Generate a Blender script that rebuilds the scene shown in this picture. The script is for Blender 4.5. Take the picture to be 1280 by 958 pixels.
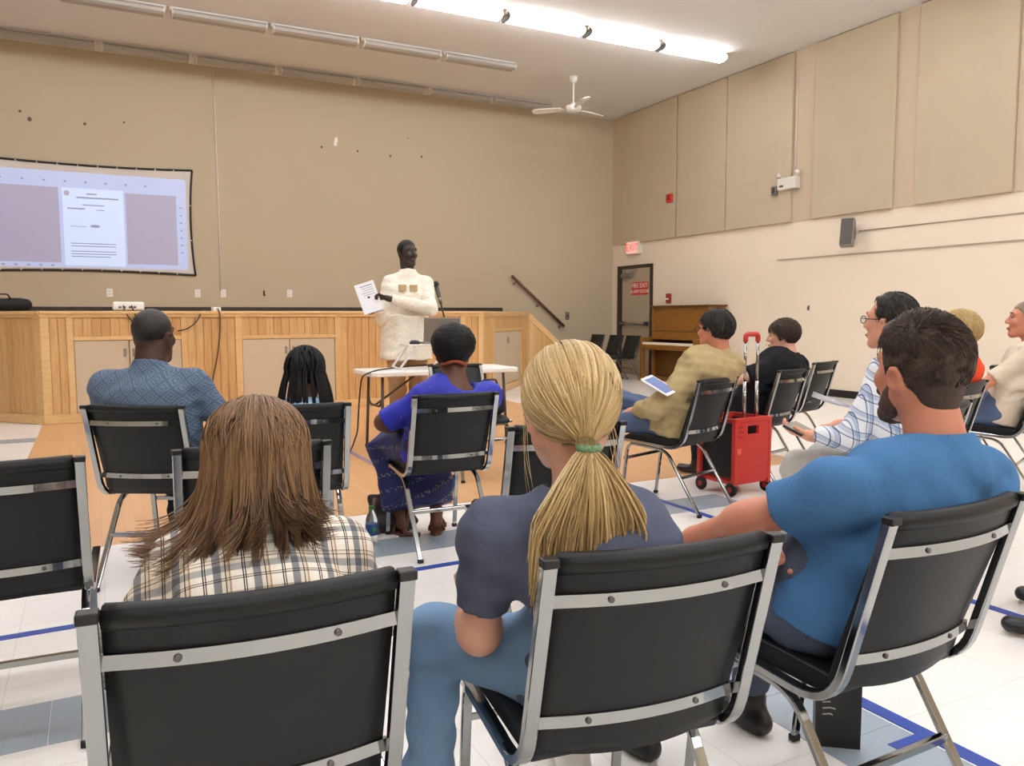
import bpy, bmesh, math, random
import numpy as np
from mathutils import Vector, Matrix

for o in list(bpy.data.objects): bpy.data.objects.remove(o)
SC = bpy.context.scene
COL = SC.collection
rnd = random.Random(7)

# ------------------------------------------------------------------ camera, world, exposure
FPX, CXP, CYP, EYE = 1000.0, 640.0, 479.0, 1.23
PITCH, YAW, ROLL = math.radians(4.82), math.radians(27.6), math.radians(.15)
FW = np.array([math.sin(YAW)*math.cos(PITCH), math.cos(YAW)*math.cos(PITCH), -math.sin(PITCH)])
_R0 = np.array([math.cos(YAW), -math.sin(YAW), 0.0]); _U0 = np.cross(_R0, FW)
RT = _R0*math.cos(ROLL) - _U0*math.sin(ROLL)
UP = _U0*math.cos(ROLL) + _R0*math.sin(ROLL)
CAM = np.array([0, 0, EYE])
cd = bpy.data.cameras.new('camera'); cam = bpy.data.objects.new('camera', cd); COL.objects.link(cam)
cd.sensor_width = 36.0; cd.lens = 36.0*FPX/1280.0; cd.clip_start = .05
m = Matrix.Identity(4)
for i in range(3):
    m[i][0] = RT[i]; m[i][1] = UP[i]; m[i][2] = -FW[i]; m[i][3] = CAM[i]
cam.matrix_world = m
SC.camera = cam
w = bpy.data.worlds.new('world'); SC.world = w; w.use_nodes = True
w.node_tree.nodes['Background'].inputs[0].default_value = (.9, .95, 1, 1)
w.node_tree.nodes['Background'].inputs[1].default_value = .3
SC.view_settings.view_transform = 'Standard'; SC.view_settings.look = 'None'
SC.view_settings.gamma = 1.0; SC.view_settings.use_curve_mapping = False
SC.view_settings.exposure = 0.3
SC.cycles.diffuse_bounces = 8; SC.cycles.max_bounces = 14
LAMP = 15.0          # emission of the lit fluorescent diffusers

# pixel -> place, by the surface the thing touches
def ray(x, y): return FW + RT*(x-CXP)/FPX - UP*(y-CYP)/FPX
def atz(x, y, z=0.0):
    d = ray(x, y); return CAM + d*(z-EYE)/d[2]
def aty(x, y, Y=14.2):
    d = ray(x, y); return CAM + d*Y/d[1]
def atx(x, y, X=9.85):
    d = ray(x, y); return CAM + d*X/d[0]
def atd(x, y, D): return CAM + ray(x, y)*D

# ------------------------------------------------------------------ materials
def lin(c):
    if isinstance(c, str):
        c = [int(c[i:i+2], 16)/255 for i in (1, 3, 5)]
        c = [(v/12.92 if v <= .04045 else ((v+.055)/1.055)**2.4) for v in c]
    return (c[0], c[1], c[2], 1.0)
MATS = {}
class NT:
    def __init__(self, name):
        self.m = bpy.data.materials.new(name); self.m.use_nodes = True
        self.t = self.m.node_tree; self.b = self.t.nodes['Principled BSDF']
        MATS[name] = self.m
    def n(self, typ, **kw):
        nd = self.t.nodes.new(typ)
        for k, v in kw.items(): setattr(nd, k, v)
        return nd
    def l(self, a, b): self.t.links.new(a, b)
    def coord(self, kind='Object', scale=(1, 1, 1), rot=(0, 0, 0)):
        c = self.n('ShaderNodeTexCoord'); mp = self.n('ShaderNodeMapping')
        mp.inputs['Scale'].default_value = scale; mp.inputs['Rotation'].default_value = rot
        self.l(c.outputs[kind], mp.inputs[0]); return mp.outputs[0]
    def math(self, op, a, b=None, c=None):
        nd = self.n('ShaderNodeMath', operation=op)
        for i, v in enumerate((a, b, c)):
            if v is None: continue
            if isinstance(v, (int, float)): nd.inputs[i].default_value = v
            else: self.l(v, nd.inputs[i])
        return nd.outputs[0]
    def mix(self, f, a, b, mode='MIX'):
        nd = self.n('ShaderNodeMix', data_type='RGBA', blend_type=mode)
        for s, v in ((nd.inputs[0], f), (nd.inputs[6], a), (nd.inputs[7], b)):
            if isinstance(v, (int, float)): s.default_value = v
            elif isinstance(v, (tuple, list, str)): s.default_value = lin(v)
            else: self.l(v, s)
        return nd.outputs[2]
    def noise(self, vec, scale, detail=4, rough=.55):
        nd = self.n('ShaderNodeTexNoise'); nd.inputs['Scale'].default_value = scale
        nd.inputs['Detail'].default_value = detail; nd.inputs['Roughness'].default_value = rough
        self.l(vec, nd.inputs['Vector']); return nd.outputs[0]
    def ramp(self, f, stops, interp='LINEAR'):
        nd = self.n('ShaderNodeValToRGB'); cr = nd.color_ramp; cr.interpolation = interp
        while len(cr.elements) < len(stops): cr.elements.new(.5)
        for e, (p, c) in zip(cr.elements, stops):
            e.position = p; e.color = lin(c) if not isinstance(c, (int, float)) else (c, c, c, 1)
        self.l(f, nd.inputs[0]); return nd.outputs[0]
    def base(self, col, rough=.5, metal=0.0, spec=None):
        if isinstance(col, (tuple, list, str)): self.b.inputs['Base Color'].default_value = lin(col)
        else: self.l(col, self.b.inputs['Base Color'])
        self.b.inputs['Roughness'].default_value = rough; self.b.inputs['Metallic'].default_value = metal
        if spec is not None: self.b.inputs['Specular IOR Level'].default_value = spec
    def bump(self, h, strength=.2, dist=.01):
        nd = self.n('ShaderNodeBump'); nd.inputs['Strength'].default_value = strength
        nd.inputs['Distance'].default_value = dist
        self.l(h, nd.inputs['Height']); self.l(nd.outputs[0], self.b.inputs['Normal'])

def plain(name, col, rough=.5, metal=0.0, var=.0, scale=20, bump=0.0, bscale=200, bdist=.002, spec=None):
    t = NT(name)
    if var or bump: v = t.coord()
    c = col
    if var:
        n = t.noise(v, scale)
        f = t.n('ShaderNodeMapRange'); f.inputs[3].default_value = 1-var; f.inputs[4].default_value = 1+var
        t.l(n, f.inputs[0])
        mx = t.n('ShaderNodeMix', data_type='RGBA', blend_type='MULTIPLY'); mx.inputs[0].default_value = 1
        mx.inputs[6].default_value = lin(col)
        cc = t.n('ShaderNodeCombineColor')
        for i in range(3): t.l(f.outputs[0], cc.inputs[i])
        t.l(cc.outputs[0], mx.inputs[7]); c = mx.outputs[2]
    t.base(c, rough, metal, spec)
    if bump: t.bump(t.noise(v, bscale, 3), bump, bdist)
    return t.m

def wood(name, c1, c2, scale=(18, 18, 1.2), rough=.38, rot=(0, 0, 0)):
    t = NT(name); v = t.coord('Object', scale, rot)
    n = t.noise(v, 3.0, 6, .6)
    oi = t.n('ShaderNodeObjectInfo')
    k = t.math('ADD', n, t.math('MULTIPLY', t.math('SUBTRACT', oi.outputs['Random'], .5), .2))
    t.base(t.ramp(k, [(.3, c1), (.72, c2)]), rough); t.bump(n, .06, .003)
    return t.m

def emis(name, col, strength, base='#ffffff'):
    t = NT(name); t.base(base, .4)
    t.b.inputs['Emission Color'].default_value = lin(col); t.b.inputs['Emission Strength'].default_value = strength
    return t.m

def tan_wall(name, col, blocks=True):
    t = NT(name); v = t.coord('Object')
    n = t.noise(v, .7, 3); n2 = t.noise(v, 60, 3)
    c = t.mix(t.math('MULTIPLY', n, .22), col, '#a3957f')
    t.base(c, .55, spec=.3)
    if blocks:
        sx = t.n('ShaderNodeSeparateXYZ'); t.l(v, sx.inputs[0])
        fz = t.math('FRACT', t.math('DIVIDE', sx.outputs[2], .2))
        line = t.math('LESS_THAN', fz, .05)
        t.bump(t.math('SUBTRACT', t.math('MULTIPLY', n2, .35), t.math('MULTIPLY', line, .5)), .18, .006)
    else: t.bump(n2, .1, .004)
    return t.m
M_WALLB = tan_wall('wall_tan', '#bdaf96')
M_WALLR = tan_wall('wall_cream', '#ecdfcc')
M_WALLT = tan_wall('wall_pink_tan', '#c6b49d')
M_PANEL = plain('panel_fabric', '#bbad94', .9, var=.06, scale=3, bump=.15, bscale=500)
M_CEIL = plain('ceiling_paint', '#dddcda', .8, var=.02, scale=2, bump=.1, bscale=60)
def floor_mat():
    t = NT('white_tile'); v = t.coord()
    n = t.noise(v, 140, 3); n2 = t.noise(v, 1.5, 3)
    c = t.mix(t.math('MULTIPLY', n2, .35), '#efece8', '#dcd6d0')
    c = t.mix(t.math('MULTIPLY', t.math('GREATER_THAN', n, .62), .35), c, '#c8c4c0')
    br = t.n('ShaderNodeTexBrick'); br.offset = 0; br.inputs['Scale'].default_value = 1
    br.inputs['Brick Width'].default_value = .305; br.inputs['Row Height'].default_value = .305
    br.inputs['Mortar Size'].default_value = .0012
    br.inputs['Color1'].default_value = br.inputs['Color2'].default_value = (1, 1, 1, 1); br.inputs['Mortar'].default_value = (.78, .76, .74, 1)
    t.l(v, br.inputs['Vector'])
    t.base(t.mix(1.0, c, br.outputs[0], 'MULTIPLY'), .22, spec=.45)
    return t.m
M_FLOOR = floor_mat()
M_GREYTILE = plain('grey_blue_tile', '#9ba7b2', .25, var=.12, scale=90)
M_TAPE = plain('blue_tape', '#24459c', .5, var=.1, scale=30)
M_TAPE2 = plain('faded_purple_line', '#8d7a94', .5, var=.1, scale=30)
def woodfloor():
    t = NT('wood_floor'); v = t.coord('Object', (1, 1, 1))
    br = t.n('ShaderNodeTexBrick'); br.inputs['Scale'].default_value = 1
    br.inputs['Brick Width'].default_value = .9; br.inputs['Row Height'].default_value = .06; br.inputs['Mortar Size'].default_value = .0008
    br.inputs['Color1'].default_value = lin('#d6a97a'); br.inputs['Color2'].default_value = lin('#ce9d6e'); br.inputs['Mortar'].default_value = lin('#b98455')
    mp = t.coord('Object', (1, 1, 1), (0, 0, math.pi/2)); t.l(mp, br.inputs['Vector'])
    n = t.noise(t.coord('Object', (25, 2, 1)), 2, 5)
    t.base(t.mix(t.math('MULTIPLY', n, .25), br.outputs[0], '#b58a60'), .3); return t.m
M_WFLOOR = woodfloor()
M_MAPLE = wood('maple', '#c2945c', '#d8b27c')
M_MAPLET = wood('maple_trim', '#cfa66e', '#dfbc88', (3, 3, 18))
M_BEIGE = plain('beige_door', '#c6b59b', .5, var=.03, scale=4)
M_DARK = plain('dark_brown', '#3a2a22', .45)
M_BLACK = plain('black_plastic', '#121214', .35)
M_RUBBER = plain('black_rubber', '#1a1a1a', .7)
def vinyl():
    t = NT('black_vinyl'); v = t.coord()
    vo = t.n('ShaderNodeTexVoronoi'); vo.inputs['Scale'].default_value = 450; t.l(v, vo.inputs['Vector'])
    n = t.noise(v, 5, 3)
    t.base(t.ramp(n, [(.3, '#0f1112'), (.8, '#171a1b')]), .48, spec=.35)
    t.bump(vo.outputs['Distance'], .12, .0015); return t.m
M_VINYL = vinyl()
def chrome():
    t = NT('chrome'); v = t.coord('Object', (1, 1, 1)); n = t.noise(v, 12, 3)
    t.base('#a4a6a6', .2, 1.0)
    mr = t.n('ShaderNodeMapRange'); mr.inputs[3].default_value = .07; mr.inputs[4].default_value = .15
    t.l(n, mr.inputs[0]); t.l(mr.outputs[0], t.b.inputs['Roughness']); return t.m
M_CHROME = chrome()
M_STEEL = plain('screw_steel', '#6d6a66', .4, 1.0)
M_WHITE = plain('white_plastic', '#e8e6e2', .4)
M_OFFW = plain('offwhite_metal', '#d9d4ca', .4)
M_GREYM = plain('grey_metal', '#8b8782', .4, .6)
M_DKGREY = plain('dark_grey_metal', '#55504c', .45, .5)
M_RED = plain('red_plastic', '#c4332b', .38, var=.04, scale=8)
M_REDDK = plain('dark_red', '#9c231d', .4)
M_MESHBLK = plain('black_mesh_fabric', '#151518', .8, bump=.3, bscale=400)
M_PAPER = plain('paper', '#e6e9f0', .7)
M_INK = plain('ink', '#50525a', .7)
M_PIANO = wood('piano_wood', '#7a4f1c', '#93652a', (2, 14, 14), .3)
M_PIANOD = wood('piano_wood_dark', '#5c3a14', '#6e481c', (2, 14, 14), .3)
M_IVORY = plain('ivory_keys', '#e9e2d0', .3)
M_RAIL = wood('rail_wood', '#5b3a22', '#70492c', (14, 14, 14))
M_CABLE = plain('cable_black', '#2a2420', .5)
M_CABLEB = plain('cable_brown', '#6a4a2c', .5)
M_TUBEOFF = plain('diffuser_unlit', '#aaa69f', .5)
M_LIT = emis('diffuser_lit', '#f8faff', LAMP)
M_EXIT = emis('exit_red', '#ff3a35', 1.6, '#e04040')
M_SCREENF = plain('screen_fabric', '#d2cbc6', .8)
M_PROJ = emis('projected_light', '#a9bdf5', .34, '#a8b0c8')
M_PROJG = emis('projected_grey', '#a5a2c8', .24, '#9c9ab0')
M_PROJW = emis('projected_page', '#b9d0fb', .42, '#b6c2d4')
M_PROJT = emis('projected_text', '#8f9fc4', .22, '#808aa4')
M_GLASSY = plain('tablet_screen', '#6f83b8', .12)
M_LAPTOP = plain('laptop_grey', '#8d8780', .4, .5)
M_GLASS = NT('clear_plastic'); M_GLASS.base('#eef4f6', .08); M_GLASS.b.inputs['Transmission Weight'].default_value = .9; M_GLASS.b.inputs['IOR'].default_value = 1.2; M_GLASS = M_GLASS.m
M_WATERL = plain('bottle_label', '#2c4a86', .5)
M_GREEN = plain('green_plastic', '#1f7a3c', .4)
M_LEATHER = plain('brown_leather', '#5d3424', .5, var=.12, scale=20)
M_BAG = plain('dark_bag', '#2c2422', .6, var=.1, scale=30)
M_NAVY = plain('navy_cloth', '#1d2c4e', .85)

def skin(name, col, red):
    t = NT(name); v = t.coord(); n = t.noise(v, 22, 4); n2 = t.noise(v, 300, 2)
    t.base(t.mix(t.math('MULTIPLY', n, .5), col, red), .5, spec=.4)
    t.b.inputs['Subsurface Weight'].default_value = .08; t.b.inputs['Subsurface Radius'].default_value = (.01, .004, .002)
    t.bump(n2, .06, .002); return t.m
S_LIGHT = skin('skin_light', '#d9a184', '#c4795f')
S_PALE = skin('skin_pale', '#deae94', '#cf8a72')
S_TAN = skin('skin_tan', '#b98062', '#9c5f48')
S_RUDDY = skin('skin_ruddy', '#cf8f73', '#b5604c')
S_DARK = skin('skin_dark', '#4a3026', '#36211a')
S_DEEP = skin('skin_deep', '#3d2e29', '#2a1f1c')
S_BROWN = skin('skin_brown', '#6b4430', '#4e2f22')
M_EYEW = plain('eye_white', '#8f857e', .25)
M_IRIS = plain('iris', '#2a1c14', .15)
M_TEETH = plain('teeth', '#d8d2c8', .3)
M_LIPS = plain('lips', '#a8604f', .4)
M_LIPSD = plain('lips_dark', '#5a3430', .4)

def cloth(name, col, col2=None, rough=.85, fold=.5, fscale=9):
    t = NT(name); v = t.coord('Object', (1.4, 1.4, .8), (0, .6, 0)); n = t.noise(v, fscale, 4, .45); n.node.inputs['Distortion'].default_value = 1.1; n2 = t.noise(v, 420, 2)
    t.base(t.mix(t.math('MULTIPLY', n, .6), col, col2 or col), rough, spec=.2)
    h = t.math('ADD', t.math('MULTIPLY', n, fold), t.math('MULTIPLY', n2, .03))
    t.bump(h, .5, .03); return t.m
M_TEEBLUE = cloth('blue_tee', '#4b79a8', '#406c9a')
M_TEESLATE = cloth('slate_tee', '#5a6074', '#4a5066')
M_KHAKI = cloth('khaki_shirt', '#b3a076', '#9c8960')
M_BLKTOP = cloth('black_top', '#16161a', '#1e1e22')
M_ORANGE = cloth('orange_top', '#e8502c', '#c83a22')
M_BEIGETEE = cloth('beige_tee', '#d8cab6', '#c6b6a0')
M_LTBLUE = cloth('light_blue_tee', '#a9d0ea', '#8fbcdc')
M_TROUSER = cloth('beige_trousers', '#b59b7a', '#a58a68')
M_GREYPANT = cloth('light_grey_trousers', '#b9b7b2', '#a6a4a0')
M_DARKPANT = cloth('dark_trousers', '#22242c', '#1a1c22')
def denim(name, c1, c2):
    t = NT(name); v = t.coord(); n = t.noise(v, 7, 4); n2 = t.noise(v, 500, 2); w_ = t.noise(t.coord('Object', (900, 900, 200)), 1, 2)
    c = t.mix(n, c1, c2); c = t.mix(t.math('MULTIPLY', w_, .25), c, '#c8d4e0'); t.base(c, .85, spec=.15)
    t.bump(t.math('ADD', n, t.math('MULTIPLY', n2, .1)), .3, .012); return t.m
M_JEANL = denim('jeans_washed', '#4a6f98', '#6d93b8')
M_JEAND = denim('jeans_dark', '#101c34', '#1c2e50')
M_JEANB = denim('jeans_blue', '#1d3358', '#2a4878')

def axes(t, rot=(0, 0, 0)):
    v = t.coord('Object', (1, 1, 1), rot); s = t.n('ShaderNodeSeparateXYZ'); t.l(v, s.inputs[0]); return v, s.outputs[0], s.outputs[1], s.outputs[2]
def plaid_brown():
    t = NT('plaid_brown_white'); v, x, y, z = axes(t)
    def bands(c, per, off):
        f = t.math('FRACT', t.math('ADD', t.math('DIVIDE', c, per), off))
        return t.ramp(f, [(0, '#f4f0ea'), (.16, '#3a3633'), (.19, '#ece6dc'), (.22, '#3a3633'), (.25, '#f2eee6'), (.42, '#8d9096'), (.62, '#e8e0d4'), (.72, '#4a403a'), (.75, '#e6dccc'), (.82, '#b49a84'), (.86, '#f2ede4')], 'CONSTANT')
    zz = t.math('ADD', z, t.math('MULTIPLY', y, .6))
    n = t.noise(v, 8, 3)
    a = bands(t.math('ADD', x, t.math('MULTIPLY', n, .006)), .062, .2); b = bands(t.math('ADD', zz, t.math('MULTIPLY', n, .006)), .075, .35)
    b2 = t.mix(.1, b, '#ffffff')
    t.base(t.mix(.85, a, b2, 'MULTIPLY'), .85, spec=.15); t.bump(n, .4, .015); return t.m
M_PLAIDB = plaid_brown()
def plaid_blue():
    t = NT('plaid_white_blue'); v, x, y, z = axes(t)
    def bands(c, per):
        f = t.math('FRACT', t.math('DIVIDE', c, per))
        return t.ramp(f, [(0, '#eef0f4'), (.3, '#6b7898'), (.36, '#dfe4ec'), (.5, '#b8c4d8'), (.7, '#46547a'), (.74, '#eef0f4')], 'CONSTANT')
    zz = t.math('ADD', z, t.math('MULTIPLY', y, -.4))
    t.base(t.mix(.9, bands(t.math('ADD', x, t.math('MULTIPLY', y, -.7)), .08), bands(zz, .09), 'MULTIPLY'), .85); t.bump(t.noise(v, 8, 3), .4, .015); return t.m
M_PLAIDW = plaid_blue()
def diamonds():
    t = NT('blue_diamond_print'); v, x, y, z = axes(t)
    p = .07
    u = t.math('FRACT', t.math('DIVIDE', t.math('ADD', x, z), p)); w_ = t.math('FRACT', t.math('DIVIDE', t.math('SUBTRACT', x, z), p))
    mx = t.math('MAXIMUM', t.math('ABSOLUTE', t.math('SUBTRACT', u, .5)), t.math('ABSOLUTE', t.math('SUBTRACT', w_, .5)))
    ln = t.math('GREATER_THAN', t.math('FRACT', t.math('MULTIPLY', mx, 5.0)), .6)
    n = t.noise(v, 40, 3); c = t.mix(n, '#3f5068', '#556880')
    t.base(t.mix(t.math('MULTIPLY', ln, .5), c, '#7f90a6'), .85); t.bump(t.noise(v, 9, 3), .4, .015); return t.m
M_DIAM = diamonds()
def sequin(name, c1, c2, dot, sc, thr, diag=False):
    t = NT(name); v, x, y, z = axes(t); n = t.noise(v, 10, 3)
    vo = t.n('ShaderNodeTexVoronoi'); vo.inputs['Scale'].default_value = sc; t.l(v, vo.inputs['Vector'])
    dt = t.math('LESS_THAN', vo.outputs['Distance'], thr); c = t.mix(n, c1, c2)
    if diag:
        f = t.math('FRACT', t.math('DIVIDE', t.math('SUBTRACT', z, t.math('MULTIPLY', x, .35)), .085))
        dt = t.math('MULTIPLY', t.math('LESS_THAN', f, .25), t.math('LESS_THAN', vo.outputs['Distance'], .35))
    t.base(t.mix(dt, c, dot), .6); t.bump(n, .35, .015); return t.m
M_ROYAL = sequin('royal_blue_sequin', '#1a1f9c', '#2630b8', '#c8d0f0', 34, .07)
M_SKIRT = sequin('navy_skirt', '#10184e', '#182060', '#8a8a78', 90, .2, True)
def cream():
    t = NT('cream_brocade'); v = t.coord(); vo = t.n('ShaderNodeTexVoronoi', feature='DISTANCE_TO_EDGE'); vo.inputs['Scale'].default_value = 42; t.l(v, vo.inputs['Vector'])
    n = t.noise(v, 6, 3); c = t.mix(t.math('LESS_THAN', vo.outputs['Distance'], .09), '#f0ebe0', '#e0d6c2')
    t.base(t.mix(t.math('MULTIPLY', n, .4), c, '#dfd4bf'), .8); t.bump(n, .25, .02); return t.m
M_CREAM = cream()

def hairm(name, c1, c2, c3, rough=.42):
    t = NT(name); at = t.n('ShaderNodeAttribute'); at.attribute_name = 'tint'
    n = t.noise(t.coord('Object', (60, 60, 8)), 4, 3)
    k = t.math('ADD', t.math('MULTIPLY', at.outputs['Fac'], .7), t.math('MULTIPLY', n, .3))
    t.base(t.ramp(k, [(.1, c1), (.5, c2), (.9, c3)]), rough, spec=.35); t.bump(n, .3, .004); return t.m
H_BLONDE = hairm('hair_blonde', '#9a7d52', '#cdae78', '#ecdaae')
H_BROWN = hairm('hair_brown', '#4a3424', '#77583d', '#a5835e')
H_DKBROWN = hairm('hair_dark_brown', '#33271f', '#4f3f34', '#6c5a4d', .6)
H_BLACK = hairm('hair_black', '#070606', '#0d0b0a', '#171312', .7)
H_GREY = hairm('hair_grey_brown', '#1f1b19', '#38322e', '#575049', .55)
H_SHORTGREY = hairm('hair_short_grey', '#6a5a4c', '#8a7a68', '#a89a86', .6)
H_STRAW = hairm('hair_straw', '#b39a66', '#d2b57c', '#e6d09c', .5)

# ------------------------------------------------------------------ object helpers
def link(o, parent=None):
    COL.objects.link(o)
    if parent is not None: o.parent = parent
    return o
def thing(name, label, cat, loc=(0, 0, 0), rot=0.0, group=None):
    o = bpy.data.objects.new(name, None); o.empty_display_size = .1
    o.location = loc; o.rotation_euler = (0, 0, math.radians(rot)); link(o)
    return tag(o, label, cat, group)
def tag(o, label, cat, group=None):
    o['label'] = label; o['category'] = cat
    if group: o['group'] = group
    return o
def struct(o, label=None):
    o['kind'] = 'structure'
    if label: o['label'] = label
    return o
def copy_tree(o, parent=None):
    c = o.copy(); COL.objects.link(c); c.parent = parent
    for ch in list(o.children): copy_tree(ch, c)
    return c

def fillet(pts, r, n=5):
    pts = [Vector(p) for p in pts]; out = [pts[0]]
    rs = r if isinstance(r, (list, tuple)) else [r]*(len(pts)-2)
    for i in range(1, len(pts)-1):
        a, b, c = pts[i-1], pts[i], pts[i+1]; rr = rs[i-1]
        d1 = (a-b); d2 = (c-b); l = min(rr, d1.length*.49, d2.length*.49)
        p, q = b+d1.normalized()*l, b+d2.normalized()*l
        for k in range(n+1):
            t = k/n; out.append(p*(1-t)**2 + b*2*t*(1-t) + q*t*t)
    out.append(pts[-1]); return out

class MB:
    def __init__(self): self.v = []; self.f = []
    def box(self, lo, hi, M=None):
        i = len(self.v)
        for x in (lo[0], hi[0]):
            for y in (lo[1], hi[1]):
                for z in (lo[2], hi[2]):
                    p = Vector((x, y, z)); self.v.append(tuple(M @ p if M else p))
        self.f += [(i, i+1, i+3, i+2), (i+4, i+6, i+7, i+5), (i, i+4, i+5, i+1), (i+2, i+3, i+7, i+6), (i, i+2, i+6, i+4), (i+1, i+5, i+7, i+3)]
        return self
    def prism(self, poly, axis, a, b):
        """poly: 2D points (the two other axes in order), extruded along axis from a to b"""
        i = len(self.v); n = len(poly)
        for h in (a, b):
            for p in poly:
                q = list(p); q.insert(axis, h); self.v.append(tuple(q))
        self.f.append(tuple(range(i, i+n))); self.f.append(tuple(range(i+2*n-1, i+n-1, -1)))
        for k in range(n): self.f.append((i+k, i+n+k, i+n+(k+1) % n, i+(k+1) % n))
        return self
    def tube(self, path, r, n=8, prof=None, up=None, caps=True):
        """sweep; r a number or a list per point; prof = (w,h) rectangle"""
        P = [Vector(p) for p in path]; N = len(P); i0 = len(self.v)
        T = [(P[min(k+1, N-1)]-P[max(k-1, 0)]).normalized() for k in range(N)]
        u = Vector(up) if up else (Vector((0, 0, 1)) if abs(T[0].z) < .9 else Vector((1, 0, 0)))
        for k in range(N):
            u = u - T[k]*u.dot(T[k])
            if u.length < 1e-6: u = T[k].orthogonal()
            u.normalize(); s = T[k].cross(u)
            if prof:
                ring = [(-prof[0]/2, -prof[1]/2), (prof[0]/2, -prof[1]/2), (prof[0]/2, prof[1]/2), (-prof[0]/2, prof[1]/2)]
            else:
                rr = r[k] if isinstance(r, (list, tuple)) else r
                ring = [(rr*math.cos(2*math.pi*j/n), rr*math.sin(2*math.pi*j/n)) for j in range(n)]
            for a, b in ring: self.v.append(tuple(P[k]+s*a+u*b))
        c = 4 if prof else n
        for k in range(N-1):
            for j in range(c):
                a = i0+k*c+j; b = i0+k*c+(j+1) % c; self.f.append((a, b, b+c, a+c))
        if caps:
            self.f.append(tuple(i0+j for j in reversed(range(c)))); self.f.append(tuple(i0+(N-1)*c+j for j in range(c)))
        return self
    def lathe(self, prof, n=16, M=None):
        i = len(self.v); k = len(prof)
        for j in range(n):
            a = 2*math.pi*j/n
            for r, z in prof:
                p = Vector((r*math.cos(a), r*math.sin(a), z)); self.v.append(tuple(M @ p if M else p))
        for j in range(n):
            for q in range(k-1):
                a = i+j*k+q; b = i+((j+1) % n)*k+q; self.f.append((a, b, b+1, a+1))
        self.f.append(tuple(i+j*k for j in reversed(range(n)))); self.f.append(tuple(i+j*k+k-1 for j in range(n)))
        return self
    def ball(self, c, r, n=10, R=None):
        i = len(self.v); r = r if isinstance(r, (tuple, list)) else (r, r, r); mh = n//2
        for a in range(mh+1):
            for b in range(n):
                t = math.pi*a/mh; p = 2*math.pi*b/n
                q = Vector((r[0]*math.sin(t)*math.cos(p), r[1]*math.sin(t)*math.sin(p), r[2]*math.cos(t)))
                if R: q = R @ q
                self.v.append(tuple(Vector(c)+q))
        for a in range(mh):
            for b in range(n):
                A = i+a*n+b; B = i+a*n+(b+1) % n; self.f.append((A, B, B+n, A+n))
        return self
    def mesh(self, name, mat, smooth=False):
        me = bpy.data.meshes.new(name); me.from_pydata(self.v, [], self.f)
        bm = bmesh.new(); bm.from_mesh(me); bmesh.ops.remove_doubles(bm, verts=bm.verts, dist=1e-6)
        bmesh.ops.recalc_face_normals(bm, faces=bm.faces); bm.to_mesh(me); bm.free()
        me.materials.append(mat)
        if smooth: me.polygons.foreach_set('use_smooth', [True]*len(me.polygons))
        return me
    def build(self, name, mat, parent=None, smooth=False, bevel=0.0, seg=2):
        o = bpy.data.objects.new(name, self.mesh(name, mat, smooth)); link(o, parent)
        if bevel:
            b = o.modifiers.new('bevel', 'BEVEL'); b.width = bevel; b.segments = seg; b.limit_method = 'ANGLE'; b.angle_limit = math.radians(40)
        if smooth and bevel: pass
        return o
def box(name, lo, hi, mat, parent=None, bevel=0.0, M=None): return MB().box(lo, hi, M).build(name, mat, parent, False, bevel)
def text(name, s, size, mat, parent, loc, rot, depth=.001, align='CENTER'):
    cu = bpy.data.curves.new(name, 'FONT'); cu.body = s; cu.size = size; cu.extrude = depth; cu.align_x = align; cu.align_y = 'CENTER'; cu.resolution_u = 2
    tmp = bpy.data.objects.new('tmp_text', cu); COL.objects.link(tmp)
    me = bpy.data.meshes.new_from_object(tmp.evaluated_get(bpy.context.evaluated_depsgraph_get())) ; bpy.data.objects.remove(tmp)
    me.materials.clear(); me.materials.append(mat)
    o = bpy.data.objects.new(name, me); link(o, parent); o.location = loc; o.rotation_euler = rot
    return o

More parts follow.
